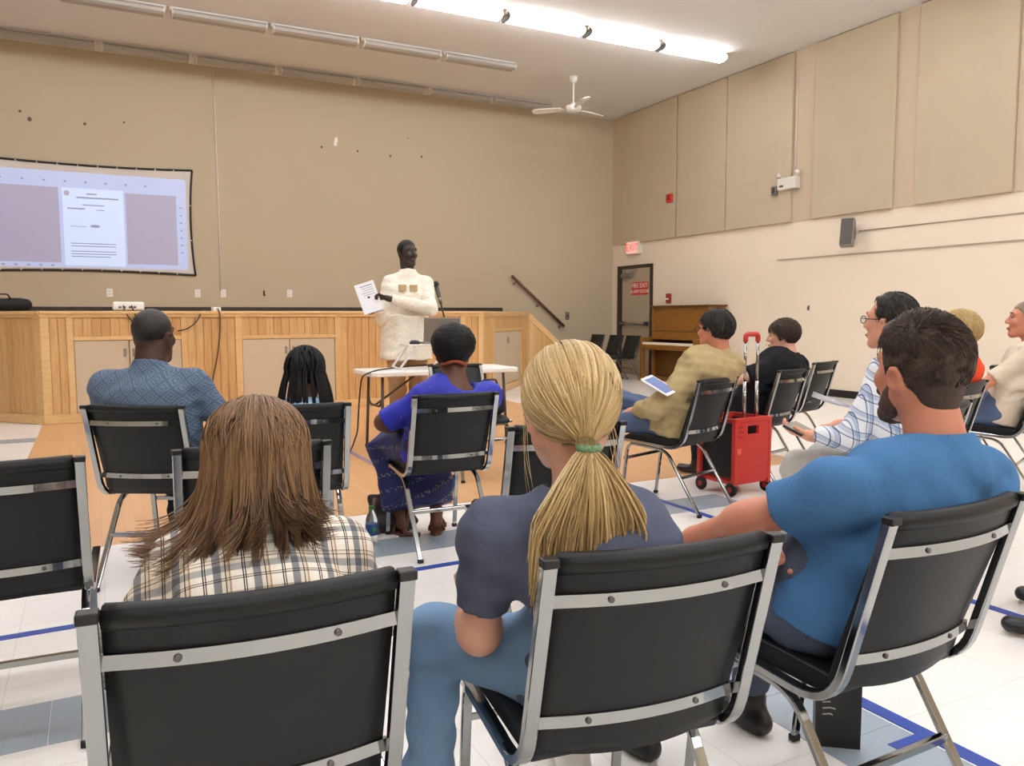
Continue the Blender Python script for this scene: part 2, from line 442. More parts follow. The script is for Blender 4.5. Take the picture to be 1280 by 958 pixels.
# ------------------------------------------------------------------ smooth-surface modelling (distance fields -> mesh)
class Field:
    def __init__(self, lo, hi, h):
        self.h = h; self.lo = np.array(lo, dtype=np.float32)
        self.n = np.maximum(((np.array(hi)-np.array(lo))/h).astype(int)+1, 4)
        self.ax = [np.float32(self.lo[i]+h*np.arange(self.n[i])) for i in range(3)]
        self.f = np.full(tuple(self.n), 1.0, np.float32)
    def block(self, lo, hi):
        sl = []
        for i in range(3):
            a = int(max(0, math.floor((lo[i]-self.lo[i])/self.h))); b = int(min(self.n[i], math.ceil((hi[i]-self.lo[i])/self.h)+1))
            if b <= a: return None, None
            sl.append(slice(a, b))
        g = np.meshgrid(self.ax[0][sl[0]], self.ax[1][sl[1]], self.ax[2][sl[2]], indexing='ij', sparse=True)
        return tuple(sl), g
    def put(self, sl, d, k=.02, op='add'):
        a = self.f[sl]; d = d.astype(np.float32)
        if op == 'sub':
            d = -d
            if k > 0:
                hh = np.maximum(k-np.abs(a-d), 0)/k; self.f[sl] = np.maximum(a, d)+hh*hh*k*.25
            else: self.f[sl] = np.maximum(a, d)
            return
        if k > 0:
            hh = np.maximum(k-np.abs(a-d), 0)/k; self.f[sl] = np.minimum(a, d)-hh*hh*k*.25
        else: self.f[sl] = np.minimum(a, d)
    def cone(self, a, b, r1, r2=None, k=.02, op='add', cut0=None, cut1=None):
        a = np.array(a, float); b = np.array(b, float); r2 = r1 if r2 is None else r2
        m = max(r1, r2)+k+3*self.h
        sl, g = self.block(np.minimum(a, b)-m, np.maximum(a, b)+m)
        if sl is None: return
        ba = b-a; L2 = max(float(ba@ba), 1e-9)
        px, py, pz = g[0]-a[0], g[1]-a[1], g[2]-a[2]
        tr = (px*ba[0]+py*ba[1]+pz*ba[2])/L2; t = np.clip(tr, 0, 1)
        d = np.sqrt((px-t*ba[0])**2+(py-t*ba[1])**2+(pz-t*ba[2])**2)-(r1+(r2-r1)*t)
        L = math.sqrt(L2)
        if cut1 is not None: d = np.maximum(d, (tr-cut1)*L)
        if cut0 is not None: d = np.maximum(d, (cut0-tr)*L)
        self.put(sl, d, k, op)
    def ell(self, c, r, R=None, k=.02, op='add', keep=None):
        c = np.array(c, float); r = np.array(r if hasattr(r, '__len__') else (r, r, r), float)
        m = r.max()+k+3*self.h; sl, g = self.block(c-m, c+m)
        if sl is None: return
        p = [g[i]-c[i] for i in range(3)]
        if R is not None: p = [R[0, j]*p[0]+R[1, j]*p[1]+R[2, j]*p[2] for j in range(3)]
        k0 = np.sqrt((p[0]/r[0])**2+(p[1]/r[1])**2+(p[2]/r[2])**2); k1 = np.sqrt((p[0]/r[0]**2)**2+(p[1]/r[1]**2)**2+(p[2]/r[2]**2)**2)
        d = k0*(k0-1)/np.maximum(k1, 1e-6)
        if keep is not None: d = np.maximum(d, keep(p))
        self.put(sl, d, k, op)
    def econe(self, a, b, ra, rb, u, k=.05, op='add', cut0=None, cut1=None):
        """cone of elliptic section: ra=(across u, depth)"""
        a = np.array(a, float); b = np.array(b, float); w_ = b-a; L = np.linalg.norm(w_); w_ = w_/L
        u = np.array(u, float); u = u-w_*(u@w_); u /= np.linalg.norm(u); v = np.cross(w_, u)
        m = max(*ra, *rb)+k+3*self.h; sl, g = self.block(np.minimum(a, b)-m, np.maximum(a, b)+m)
        if sl is None: return
        p = [g[i]-a[i] for i in range(3)]
        s = p[0]*w_[0]+p[1]*w_[1]+p[2]*w_[2]; x = p[0]*u[0]+p[1]*u[1]+p[2]*u[2]; y = p[0]*v[0]+p[1]*v[1]+p[2]*v[2]
        t = np.clip(s/L, 0, 1); rx = ra[0]+(rb[0]-ra[0])*t; ry = ra[1]+(rb[1]-ra[1])*t; e = s-t*L; mn = np.minimum(rx, ry)
        q = np.sqrt((x/rx)**2+(y/ry)**2+(e/mn)**2); d = (q-1)*mn
        if cut1 is not None: d = np.maximum(d, s-cut1*L)
        if cut0 is not None: d = np.maximum(d, cut0*L-s)
        self.put(sl, d, k, op)
    def ripple(self, amp, freq, seed):
        r = np.random.RandomState(seed); x, y, z = np.meshgrid(*self.ax, indexing='ij', sparse=True)
        msk = np.abs(self.f) < .06; ix = np.nonzero(msk)
        X, Y, Z = self.ax[0][ix[0]], self.ax[1][ix[1]], self.ax[2][ix[2]]; s = 0
        for i in range(6):
            d = r.normal(size=3)*freq*(1, 1, 1.6); ph = r.rand()*6; d2 = r.normal(size=3)*freq*.5
            s = s+np.sin(d[0]*X+d[1]*Y+d[2]*Z+ph+1.5*np.sin(d2[0]*X+d2[1]*Y+d2[2]*Z))
        self.f[ix] += (amp*s/2.4).astype(np.float32)
    def mesh(self, name, mat, tint=None):
        f = self.f; h = self.h; s = f < 0
        c = np.zeros(tuple(self.n-1), np.uint8)
        for i in (0, 1):
            for j in (0, 1):
                for k in (0, 1): c += s[i:i+c.shape[0], j:j+c.shape[1], k:k+c.shape[2]]
        act = (c > 0) & (c < 8); idx = np.nonzero(act); nv = len(idx[0])
        vid = np.full(act.shape, -1, np.int32); vid[idx] = np.arange(nv)
        acc = np.zeros((nv, 3), np.float32); cnt = np.zeros(nv, np.float32)
        I, J, K = idx
        cor = {(i, j, k): f[I+i, J+j, K+k] for i in (0, 1) for j in (0, 1) for k in (0, 1)}
        for a in cor:
            for ax in range(3):
                if a[ax]: continue
                b = list(a); b[ax] = 1; b = tuple(b); fa, fb = cor[a], cor[b]; cr = (fa < 0) != (fb < 0)
                t = np.where(cr, fa/np.where(cr, fa-fb, 1), 0)
                for q in range(3): acc[:, q] += np.where(cr, a[q]+(t if q == ax else 0), 0)
                cnt += cr
        V = np.stack([I, J, K], 1)+acc/cnt[:, None]; V = self.lo+V*h
        faces = []
        for ax in range(3):
            o1, o2 = [(1, 2), (2, 0), (0, 1)][ax]
            A = [slice(None)]*3; B = [slice(None)]*3; A[ax] = slice(0, -1); B[ax] = slice(1, None)
            sa, sb = s[tuple(A)], s[tuple(B)]; e = np.nonzero(sa != sb); pos = [np.array(q) for q in e]
            ok = (pos[o1] > 0) & (pos[o2] > 0) & (pos[o1] < self.n[o1]-1) & (pos[o2] < self.n[o2]-1)
            pos = [q[ok] for q in pos]; fl = sa[tuple(pos)]
            def vv(d1, d2):
                q = [p.copy() for p in pos]; q[o1] = q[o1]-d1; q[o2] = q[o2]-d2; return vid[tuple(q)]
            qd = np.stack([vv(1, 1), vv(0, 1), vv(0, 0), vv(1, 0)], 1)
            qd[~fl] = qd[~fl][:, ::-1]; faces.append(qd)
        F = np.concatenate(faces); F = F[(F >= 0).all(1)]
        me = bpy.data.meshes.new(name); me.vertices.add(nv); me.vertices.foreach_set('co', V.astype(np.float32).ravel())
        me.loops.add(F.size); me.loops.foreach_set('vertex_index', F.ravel().astype(np.int32))
        me.polygons.add(len(F)); me.polygons.foreach_set('loop_start', np.arange(0, F.size, 4, dtype=np.int32))
        me.polygons.foreach_set('use_smooth', np.ones(len(F), bool))
        me.update(calc_edges=True); me.materials.append(mat)
        if tint is not None:
            at = me.attributes.new('tint', 'FLOAT', 'POINT'); at.data.foreach_set('value', np.full(nv, tint, np.float32))
        return me
    def build(self, name, mat, parent, tint=None):
        o = bpy.data.objects.new(name, self.mesh(name, mat, tint)); return link(o, parent)

def strands(name, paths, rad, mat, parent, sides=3, tints=None):
    """paths: array (n, m, 3); tapered ribbons of hair as one mesh"""
    P = np.asarray(paths, np.float32); n, m_, _ = P.shape
    T = np.gradient(P, axis=1); T /= np.linalg.norm(T, axis=2, keepdims=True)+1e-9
    ref = np.array([.31, .52, .79]); U = np.cross(T, ref); U /= np.linalg.norm(U, axis=2, keepdims=True)+1e-9; W = np.cross(T, U)
    prof = np.clip(np.minimum(np.linspace(0.6, 4, m_), np.linspace(3.2, .25, m_)), .2, 1)[None, :, None]
    rad = np.asarray(rad, np.float32).reshape(-1, 1, 1)*prof
    V = np.stack([P+rad*(math.cos(2*math.pi*j/sides)*U+math.sin(2*math.pi*j/sides)*W) for j in range(sides)], 2).reshape(-1, 3)
    i = (np.arange(n)[:, None, None]*m_+np.arange(m_-1)[None, :, None])*sides; j = np.arange(sides)[None, None, :]; j2 = (j+1) % sides
    F = np.stack([i+j, i+j2, i+sides+j2, i+sides+j], -1).reshape(-1, 4)
    me = bpy.data.meshes.new(name); me.vertices.add(len(V)); me.vertices.foreach_set('co', V.astype(np.float32).ravel())
    me.loops.add(F.size); me.loops.foreach_set('vertex_index', F.ravel().astype(np.int32))
    me.polygons.add(len(F)); me.polygons.foreach_set('loop_start', np.arange(0, F.size, 4, dtype=np.int32)); me.polygons.foreach_set('use_smooth', np.ones(len(F), bool))
    me.update(calc_edges=True); me.materials.append(mat)
    at = me.attributes.new('tint', 'FLOAT', 'POINT')
    tv = np.random.RandomState(3).rand(n) if tints is None else np.asarray(tints)
    at.data.foreach_set('value', np.repeat(tv, m_*sides).astype(np.float32))
    return link(bpy.data.objects.new(name, me), parent)

# ------------------------------------------------------------------ the room
XR, YB, XL, YF, CEIL = 9.85, 14.2, -6.0, -6.0, 5.3
fl = box('floor', (XL, YF, -.1), (XR, YB, 0), M_FLOOR); struct(fl, 'white speckled tile floor of the hall')
box('wood_inlay', (-.55, 4.75, -.001), (5.28, 10.6, .002), M_WFLOOR, fl)
def tiles(x0, x1, y0, y1):
    s = .305; me = None
    nx = round((x1-x0)/s); ny = max(1, round((y1-y0)/s))
    for i in range(nx):
        for j in range(ny):
            if me is None: me = MB().box((.001, .001, -.002), (s-.001, s-.001, .0015)).mesh('tile', M_GREYTILE)
            o = bpy.data.objects.new('tile', me); link(o, fl); o.location = (x0+i*s, y0+j*s, 0)
tiles(-2.3, .45, 2.575, 2.88); tiles(1.0, 3.745, 3.86, 4.165); tiles(1.78, 2.085, .3, 2.13)
tiles(-2.38, -.55, 9.1, 9.4)
def tape(x0, y0, x1, y1, w_=.05, mat=M_TAPE, z=.0022):
    d = Vector((x1-x0, y1-y0, 0)).normalized(); n = Vector((-d.y, d.x, 0))*w_/2
    b = MB(); a, c = Vector((x0, y0, 0)), Vector((x1, y1, 0))
    b.prism([tuple((p)[:2]) for p in (a-n, c-n, c+n, a+n)], 2, -.001, z).build('tape_strip', mat, fl)
tape(-2.5, 3.5, 2.1, 3.6); tape(2.12, .4, 2.12, 3.6, .055, M_TAPE, .0026); tape(1.97, 1.42, 2.1, 1.42, .06, M_TAPE, .003); tape(2.02, 4.76, 2.02, 9.5, .05, M_TAPE2, .0045)
tape(3.3, 1.2, 3.3, 4.6, .05)

wb = box('wall_back', (XL-.2, YB, 0), (XR+.2, YB+.2, CEIL), M_WALLB); struct(wb, 'tan painted block wall behind the stage')
wr = box('wall_right', (XR, YF, 0), (XR+.2, YB, 2.69), M_WALLR); struct(wr, 'cream lower wall with acoustic panels above')
box('upper_wall', (XR-.012, YF, 2.69), (XR+.2, YB, CEIL), M_WALLT, wr)
for y0, y1 in ((12.1, 13.85), (10.76, 12.06), (9.28, 10.74), (7.47, 8.86), (5.84, 7.14), (4.2, 5.5), (2.5, 3.85)):
    box('acoustic_panel', (XR-.06, y0, 2.69), (XR-.011, y1, CEIL-.01), M_PANEL, wr, .012)
struct(box('wall_left', (XL-.2, YF, 0), (XL, YB, CEIL), M_WALLB), 'tan wall on the far side of the hall')
struct(box('wall_rear', (XL-.2, YF-.2, 0), (XR+.2, YF, CEIL), M_WALLB), 'tan rear wall of the hall')
ce = box('ceiling', (XL-.2, YF-.2, CEIL), (XR+.2, YB+.2, CEIL+.2), M_CEIL); struct(ce, 'white flat ceiling')
struct(box('baseboard_right', (XR-.015, YF, 0), (XR, 12.75, .11), M_BLACK), 'black rubber baseboard under the cream wall')
struct(box('baseboard_back', (XL, YB-.02, 1.29), (7.21, YB, 1.385), plain('baseboard_dark', '#2a2220', .5)), 'dark baseboard along the stage back')
struct(box('baseboard_corner', (8.7, YB-.015, 0), (XR, YB, .11), M_BLACK), 'black baseboard beside the stage steps')
# marks left on the back wall
for x, y, r in ((25, 139, .02), (37, 149, .03), (106, 155, .022), (155, 153, .016), (402, 184, .018), (447, 189, .018), (488, 195, .02), (510, 173, .012), (527, 196, .02)):
    p = aty(x, y, YB); MB().ball((p[0], YB, p[2]), (r, .004, r*1.1), 10).build('wall_anchor', M_DKGREY, wb, True)
p = aty(419, 177, YB); MB().prism([(p[0]-.03, p[2]-.07), (p[0]+.02, p[2]-.08), (p[0]+.05, p[2]+.02), (p[0]+.03, p[2]+.09), (p[0]-.01, p[2]+.05)], 1, YB-.004, YB+.002).build('paint_chip', M_WHITE, wb)

# ------------------------------------------------------------------ fluorescent fixtures
def fixture(lit):
    f = thing('ceiling_light', '', 'light')
    MB().prism([(-.06, 0), (.06, 0), (.06, -.05), (-.06, -.05)], 0, -.63, .63).build('housing', M_OFFW, f)
    MB().prism([(-.07, -.022), (-.062, -.022), (-.062, -.055), (.062, -.055), (.062, -.022), (.07, -.022), (.12, -.06), (.115, -.1), (.06, -.122), (-.06, -.122), (-.115, -.1), (-.12, -.06)], 0, -.6, .6).build('diffuser', M_LIT if lit else M_TUBEOFF, f, False, .008)
    for s in (-1, 1):
        MB().prism([(-.07, -.012), (.07, -.012), (.128, -.06), (.12, -.106), (.062, -.13), (-.062, -.13), (-.12, -.106), (-.128, -.06)], 0, s*.6-.006, s*.6+.008).build('end_cap', M_OFFW if not lit else M_GREYM, f)
    return f
F_LIT, F_OFF = fixture(True), fixture(False)
first = {True: True, False: True}
def row(y, xend, n, lit, label, group):
    for i in range(n):
        src = F_LIT if lit else F_OFF
        o = src if first[lit] else copy_tree(src); first[lit] = False
        o.location = (xend-.65-1.3*i, y, CEIL); o['label'] = label % ('first', 'second', 'third', 'fourth', 'fifth', 'sixth', 'seventh', 'eighth', 'ninth')[i]; o['group'] = group
row(9.9, 8.95, 9, True, '%s glowing fluorescent fixture from the panelled wall, row beside the fan', 'glowing fluorescent fixtures')
row(11.8, 6.25, 7, False, '%s unlit fluorescent fixture from the fan end, row above the stage front', 'unlit fixtures over the stage front')
row(13.7, 8.05, 9, False, '%s unlit fluorescent fixture from the fan end, row tight against the stage wall', 'unlit fixtures along the stage wall')
for y in (6.1, 2.3, -1.5, -4.6):
    row(y, 8.95, 9, True, '%s glowing fluorescent fixture from the panelled wall, '+{6.1: 'second', 2.3: 'third', -1.5: 'fourth', -4.6: 'fifth'}[y]+' lit row from the stage', 'lit fixtures above the audience')

# ------------------------------------------------------------------ stage
stage = thing('stage', 'raised stage fronted with maple planks and beige cupboard doors', 'stage')
ST = 1.29
P0, P1, P2, P3 = (-3.2, 13.58), (-.53, 10.5), (5.01, 10.5), (7.15, 13.0)
body = [P0, P1, P2, P3, (7.2, YB-.03), (-3.2, YB-.03)]
ins = [(-3.1, 13.62), (-.51, 10.54), (4.99, 10.54), (7.1, 13.03), (7.14, YB-.03), (-3.1, YB-.03)]
MB().prism(ins, 2, .0, ST-.02).build('stage_body', M_MAPLE, stage)
MB().prism(body, 2, ST-.02, ST).build('stage_deck', M_MAPLE, stage)
class Face:
    """vertical face along p0->p1; u along it, outward normal to the viewer's side"""
    def __init__(self, p0, p1):
        d = Vector((p1[0]-p0[0], p1[1]-p0[1], 0)); self.L = d.length; d.normalize(); n = Vector((d.y, -d.x, 0))
        self.M = Matrix(((d.x, n.x, 0, p0[0]), (d.y, n.y, 0, p0[1]), (0, 0, 1, 0), (0, 0, 0, 1))); self.p0 = Vector((p0[0], p0[1], 0)); self.d, self.nn = d, n
    def u(self, x, y=400):
        r = ray(x, y); r = Vector((r[0], r[1], 0)); t = self.p0.dot(self.nn)/r.dot(self.nn); return (r*t-self.p0).dot(self.d)
    def slab(self, name, u0, u1, z0, z1, e0, e1, mat, bevel=.004):
        return box(name, (u0, e0, z0), (u1, e1, z1), mat, stage, bevel, self.M)
    def planks(self, u0, u1, z0, z1):
        n = max(1, round((u1-u0)/.095)); w_ = (u1-u0)/n
        for i in range(n): self.slab('plank', u0+i*w_+.0015, u0+(i+1)*w_-.0015, z0, z1, -.03, -.012+rnd.uniform(-.001, .001), M_MAPLE, .004)
def stage_face(f, stiles, fulls, doors):
    f.slab('top_rail', 0, f.L, 1.22, ST-.001, -.02, .012, M_MAPLET); f.slab('base_rail', 0, f.L, 0.003, .11, -.02, .014, M_MAPLET)
    f.slab('cap_moulding', 0, f.L, ST-.03, ST+.006, -.03, .028, M_MAPLET, .006)
    for a, b in stiles: f.slab('stile', a, b, .11, 1.22, -.02, .008, M_MAPLET)
    for a, b in fulls: f.planks(a, b, .11, 1.22)
    for a, b, zt in doors:
        f.planks(a, b, zt+.045, 1.22); f.slab('door_rail', a, b, zt, zt+.045, -.02, .008, M_MAPLET)
        mid = (a+b)/2
        halves = ((a, mid-.002), (mid+.002, b)) if b-a > .8 else ((a, b),)
        for h0, h1 in halves:
            f.slab('cupboard_door', h0+.004, h1-.004, .115, zt-.004, -.03, -.006, M_BEIGE)
            f.slab('door_latch', (h1-.06 if h0 == a else h0+.03), (h1-.03 if h0 == a else h0+.06), zt-.2, zt-.1, -.006, .004, M_GREYM, .003)
fA = Face(P1, P2)
U = lambda x: x+.53
stage_face(fA, [(0, .09), (U(-.27), U(-.2)), (U(.95), U(1.02)), (U(1.58), U(1.66)), (U(2.84), U(2.92)), (U(4.66), U(4.74)), (fA.L-.07, fA.L)],
           [(.09, U(-.27)), (U(1.02), U(1.58)), (U(2.92), U(4.66)), (U(4.74), fA.L-.07)], [(U(-.2), U(.95), .955), (U(1.66), U(2.84), .945)])
fB = Face(P2, P3); ua, ub = fB.u(617), fB.u(651)
stage_face(fB, [(0, .09), (ua-.08, ua), (ub, ub+.08), (fB.L-.1, fB.L)], [(.09, ua-.08), (ub+.08, fB.L-.1)], [(ua, ub, .98)])
fC = Face(P0, P1)
stage_face(fC, [(fC.L-.1, fC.L), (fC.L-1.5, fC.L-1.4), (0, .1)], [(fC.L-1.4, fC.L-.1), (.1, fC.L-1.5)], [])
# steps at the right end of the stage
st = thing('stage_steps', 'maple side stairs descending from the stage to the floor', 'stairs')
NST = 7; rise = ST/NST; run = 1.48/NST
for i in range(NST-1):
    x0 = 7.2+i*run; box('step', (x0, 13.06, 0), (x0+run, YB-.03, ST-(i+1)*rise), M_MAPLE, st, .004)
sl = ST/1.55
def zt(x): return max(.0, ST-(x-7.15)*sl)
for i in range(15):
    a, b = 7.25+i*.095, 7.25+(i+1)*.095-.003
    if zt(b)-.12 < .12: break
    MB().prism([(a, .1), (b, .1), (b, zt(b)-.12), (a, zt(a)-.12)], 1, 13.02, 13.045).build('plank', M_MAPLE, st)
MB().prism([(7.06, ST), (7.15, ST), (8.7, .02), (8.7, .0), (8.55, .0), (7.15, ST-.13), (7.06, ST-.13)], 1, 13.0, 13.05).build('stringer', M_MAPLET, st)
box('newel_stile', (7.06, 13.01, 0), (7.25, 13.09, ST-.04), M_MAPLET, st)
box('base_rail', (7.25, 13.0, 0), (8.5, 13.05, .1), M_MAPLET, st)
hr = thing('handrail', 'dark wooden handrail sloping down the tan wall beside the stage steps', 'handrail')
a, b = aty(640, 345, YB-.07), aty(705, 408, YB-.07)
MB().tube([a, b], .028, 10).build('rail', M_RAIL, hr, True)
for t in (.06, .5, .93):
    c = a+(b-a)*t; MB().tube(fillet([(c[0], YB, c[2]-.09), (c[0], YB-.07, c[2]-.09), (c[0], YB-.07, c[2])], .03), .011, 8).build('bracket', M_GREYM, hr, True)
    MB().lathe([(.03, 0), (.03, .008)], 12, Matrix.Translation((c[0], YB, c[2]-.09)) @ Matrix.Rotation(math.pi/2, 4, 'X')).build('bracket_plate', M_GREYM, hr)

# ------------------------------------------------------------------ projector screen
scr = thing('projection_screen', 'white fabric projection screen with black bungee edge showing a document page', 'screen', (-.12, YB, 0))
X0, X1, Z0, Z1 = -1.62, 1.66, 1.9, 3.6
def edge_pts(a, b, n, bow):
    a, b = Vector(a), Vector(b); mid = Vector((0, 0, (Z0+Z1)/2)); out = []
    for i in range(n*6+1):
        t = i/(n*6); p = a.lerp(b, t); s = 4*t*(1-t); inn = (mid-(a+b)/2).normalized(); p += inn*bow*s; out.append(p)
    return out
cs = [(X0, 0, Z0), (X1, 0, Z0), (X1, 0, Z1), (X0, 0, Z1)]
ed = [edge_pts(cs[i], cs[(i+1) % 4], 6 if i % 2 == 0 else 3, .045) for i in range(4)]
out = [p for e in ed for p in e[:-1]]
MB().prism([(p.x*.985, (p.z-2.75)*.97+2.75) for p in out], 1, -.02, -.012).build('screen_fabric', M_SCREENF, scr)
for i, e in enumerate(ed):
    MB().tube([(p.x, -.018, p.z) for p in e], .016, 6).build('bungee_edge', M_BLACK, scr, True)
    n = 12 if i % 2 == 0 else 3
    for k in range(1, n):
        p = e[round(k*(len(e)-1)/n)]; q = Vector((p.x*.985, 0, (p.z-2.75)*.97+2.75))
        MB().tube([(p.x, -.036, p.z), (q.x, -.026, q.z)], .009, 6).build('grommet_loop', M_WHITE, scr, True)
def sp(x, y): p = aty(x, y, YB); return p[0]+.12, p[2]
def quad(name, x0, z0, x1, z1, e, mat): return box(name, (x0, -.02-e, z0), (x1, -.02, z1), mat, scr)
quad('projected_desktop', -1.5, 1.99, 1.55, 3.44, .002, M_PROJ)
quad('projected_pane', -1.45, 2.06, -.26, 3.2, .003, M_PROJG); quad('projected_pane', .66, 2.06, 1.4, 3.17, .003, M_PROJG)
quad('projected_page', -.21, 2.02, .63, 3.2, .0035, M_PROJW)
for x0, x1, z, hh in ((.12, .26, 3.12, .02), (-.02, .56, 3.06, .022), (.06, .36, 2.95, .016), (-.15, .09, 2.89, .02), (.25, .36, 2.88, .012), (-.12, .5, 2.36, .014), (-.12, .5, 2.32, .014), (-.12, .5, 2.24, .014), (-.12, .5, 2.2, .014), (-.12, .42, 2.16, .014), (-.12, .1, 2.62, .008)):
    quad('text_line', x0, z-hh/2, x1, z+hh/2, .0045, M_PROJT)
MB().prism([(.22+.07*math.cos(a*.524), 2.63+.022*math.sin(a*.524)) for a in range(12)], 1, -.026, -.02).build('projected_oval', M_PROJT, scr)
MB().prism([(-.15+.04*math.cos(a*.524), 3.12+.04*math.sin(a*.524)) for a in range(12)], 1, -.0245, -.02).build('projected_emblem', M_PROJG, scr)
for k in range(9): quad('toolbar_icon', -1.3+.28*k, 3.28, -1.27+.28*k, 3.31, .0035, M_PROJT)
for k in range(7): quad('side_icon', 1.45, 2.25+.12*k, 1.48, 2.275+.12*k, .0035, M_PROJT)
for k in range(6): quad('taskbar_icon', -1.2+.16*k, 2.005, -1.16+.16*k, 2.03, .0035, M_PROJT)

# ------------------------------------------------------------------ small things on the back wall and stage
def wallplate(x, y, kind):
    p = aty(x, y, YB); t = thing('wall_outlet', kind, 'outlet', (p[0], YB, p[2]))
    box('cover_plate', (-.045, -.012, -.065), (.045, 0, .065), M_WHITE, t, .004)
    for dz in (-.025, .025): box('socket', (-.018, -.015, dz-.014), (.018, -.01, dz+.014), M_OFFW, t, .003)
    return t
wallplate(137, 366, 'white wall outlet above the projector under the screen')
wallplate(247, 367, 'white wall outlet beside the hanging white cable')
wallplate(279, 367, 'white wall outlet at the foot of the tall white cable')
wallplate(362, 367, 'lone white wall outlet above the stage between cable and speaker')
p = aty(330, 367, YB); t = thing('wall_bracket', 'small dark bracket on the tan wall above the stage', 'bracket', (p[0], YB, p[2]))
MB().tube(fillet([(0, 0, .03), (0, -.04, .03), (0, -.04, -.02), (.02, -.03, -.04)], .012), .008, 6).build('hook', M_DARK, t, True); box('plate', (-.015, -.006, -.04), (.015, 0, .05), M_DARK, t)
p = aty(276, 360, YB-.015); MB().tube([(p[0]-.01, YB-.012, CEIL-.02), (p[0], YB-.012, 4.2), (p[0]+.006, YB-.012, 3), (p[0], YB-.012, 1.66)], .011, 6).build('wall_cable', M_OFFW, None, True)
tag(bpy.data.objects['wall_cable'], 'thin white cable running down the tan stage wall', 'cable')
p = aty(709, 395, YB); t = thing('light_switch', 'small steel switch plate below the handrail', 'switch', (p[0], YB, p[2])); box('cover_plate', (-.05, -.012, -.08), (.05, 0, .08), M_GREYM, t, .004); box('toggle', (-.012, -.03, -.02), (.012, -.01, .02), M_DARK, t, .003)

t = thing('projector', 'small white projector sitting on the stage edge', 'projector', (.39, 10.68, ST), 0)
box('projector_body', (-.17, -.13, .015), (.17, .13, .115), M_WHITE, t, .02)
for sx in (-.13, .13):
    for sy in (-.09, .09): MB().lathe([(.015, 0.0), (.015, .02)], 10, Matrix.Translation((sx, sy, 0))).build('foot', M_BLACK, t)
for i, sx in enumerate((-.11, -.06, .0, .05)): box('port', (sx, -.133, .04), (sx+.03, -.125, .062), M_DKGREY, t, .002)
MB().lathe([(.03, 0), (.034, .02), (.026, .03)], 16, Matrix.Translation((.09, .125, .065)) @ Matrix.Rotation(-math.pi/2, 4, 'X')).build('lens', M_BLACK, t, True)
for k, (pts, nm) in enumerate(((((.33, 10.55, 1.36), (.36, 10.47, 1.25), (.5, 10.45, 1.05), (.62, 10.46, .9), (.7, 10.45, .5), (.72, 10.4, .01)), 'power_cable'), (((.42, 10.55, 1.36), (.45, 10.46, 1.25), (.5, 10.45, 1.1), (.66, 10.45, .85), (.8, 10.4, .01)), 'signal_cable'))):
    o = MB().tube(fillet(pts, .1), .008, 6).build(nm, M_CABLE, None, True); tag(o, ('black power cable' if k == 0 else 'black signal cable')+' drooping from the projector down the stage front', 'cable')
a = aty(225, 414, 10.46); b = aty(252, 390, 10.46)
o = MB().tube(fillet([tuple(aty(222, 414, 10.46)), tuple(aty(236, 411, 10.46)), tuple(aty(248, 400, 10.46)), tuple(aty(252, 388, 10.5)), (1.25, 10.7, 1.3)], .12), .008, 6).build('hanging_cord', M_CABLE, None, True); tag(o, 'short black cord looping over the stage edge beside the adapter', 'cord')
pts = [tuple(aty(x, y, 10.47)) for x, y in ((272, 386), (275, 392), (275, 420), (271, 450), (265, 478), (266, 500), (267, 512))]
o = MB().tube(fillet(pts, .1), .01, 6).build('extension_cord', M_CABLEB, None, True); tag(o, 'long brown cord hanging from the white adapter down the stage planks', 'cord')
p = aty(270, 385, 10.6); t = thing('power_adapter', 'white power adapter lying on the stage edge', 'adapter', (p[0], 10.6, ST)); box('adapter_body', (-.05, -.04, 0), (.05, .04, .055), M_WHITE, t, .01, Matrix.Rotation(.3, 4, 'Z')); box('plug', (-.02, -.075, .015), (.02, -.04, .04), M_WHITE, t, .005, Matrix.Rotation(.3, 4, 'Z'))
t = thing('equipment_bag', 'black equipment bag lying on the stage', 'bag', (-.98, 11.3, ST), 5)
s = Field((-.4, -.2, -.02), (.4, .2, .3), .01); s.econe((-.27, 0, .085), (.27, 0, .085), (.1, .075), (.1, .075), (0, 1, 0), .02); s.ell((0, 0, -.2), (.6, .6, .2), None, 0.0, 'sub'); s.ripple(.003, 16, 4)
s.build('bag_body', M_MESHBLK, t); MB().tube(fillet([(-.12, -.05, .15), (-.1, -.06, .21), (.1, -.06, .21), (.12, -.05, .15)], .04), .01, 6).build('bag_handle', M_BLACK, t, True); MB().tube([(-.25, 0, .166), (.25, 0, .166)], .006, 6).build('zipper', M_GREYM, t, True)

# ------------------------------------------------------------------ ceiling fan
t = thing('ceiling_fan', 'white three-blade ceiling fan hanging on a downrod', 'fan', (7.44, 11.94, CEIL))
MB().lathe([(.02, -.001), (.075, -.01), (.06, -.09), (.02, -.12)], 18).build('canopy', M_WHITE, t, True)
MB().lathe([(.014, -.1), (.014, -.5)], 10).build('downrod', M_WHITE, t, True)
MB().lathe([(.03, -.44), (.05, -.48), (.13, -.5), (.14, -.54), (.11, -.59), (.03, -.61)], 20).build('motor', M_WHITE, t, True)
for a in (135, 15, 255):
    R = Matrix.Rotation(math.radians(a), 4, 'Z')
    R2 = R @ Matrix.Translation((0, 0, -.545)) @ Matrix.Rotation(math.radians(14), 4, 'X')
    b = MB(); b.prism([tuple(q) for q in ((.2, -.05), (.35, -.075), (.68, -.08), (.73, -.04), (.73, .04), (.68, .08), (.35, .075), (.2, .05))], 2, -.006, .006)
    b.v = [tuple(R2 @ Vector(q)) for q in b.v]; bl = b.build('blade', M_WHITE, t)
    b = MB().box((.1, -.02, -.012), (.26, .02, -.006)); b.v = [tuple(R2 @ Vector(q)) for q in b.v]; b.build('blade_bracket', M_OFFW, bl)

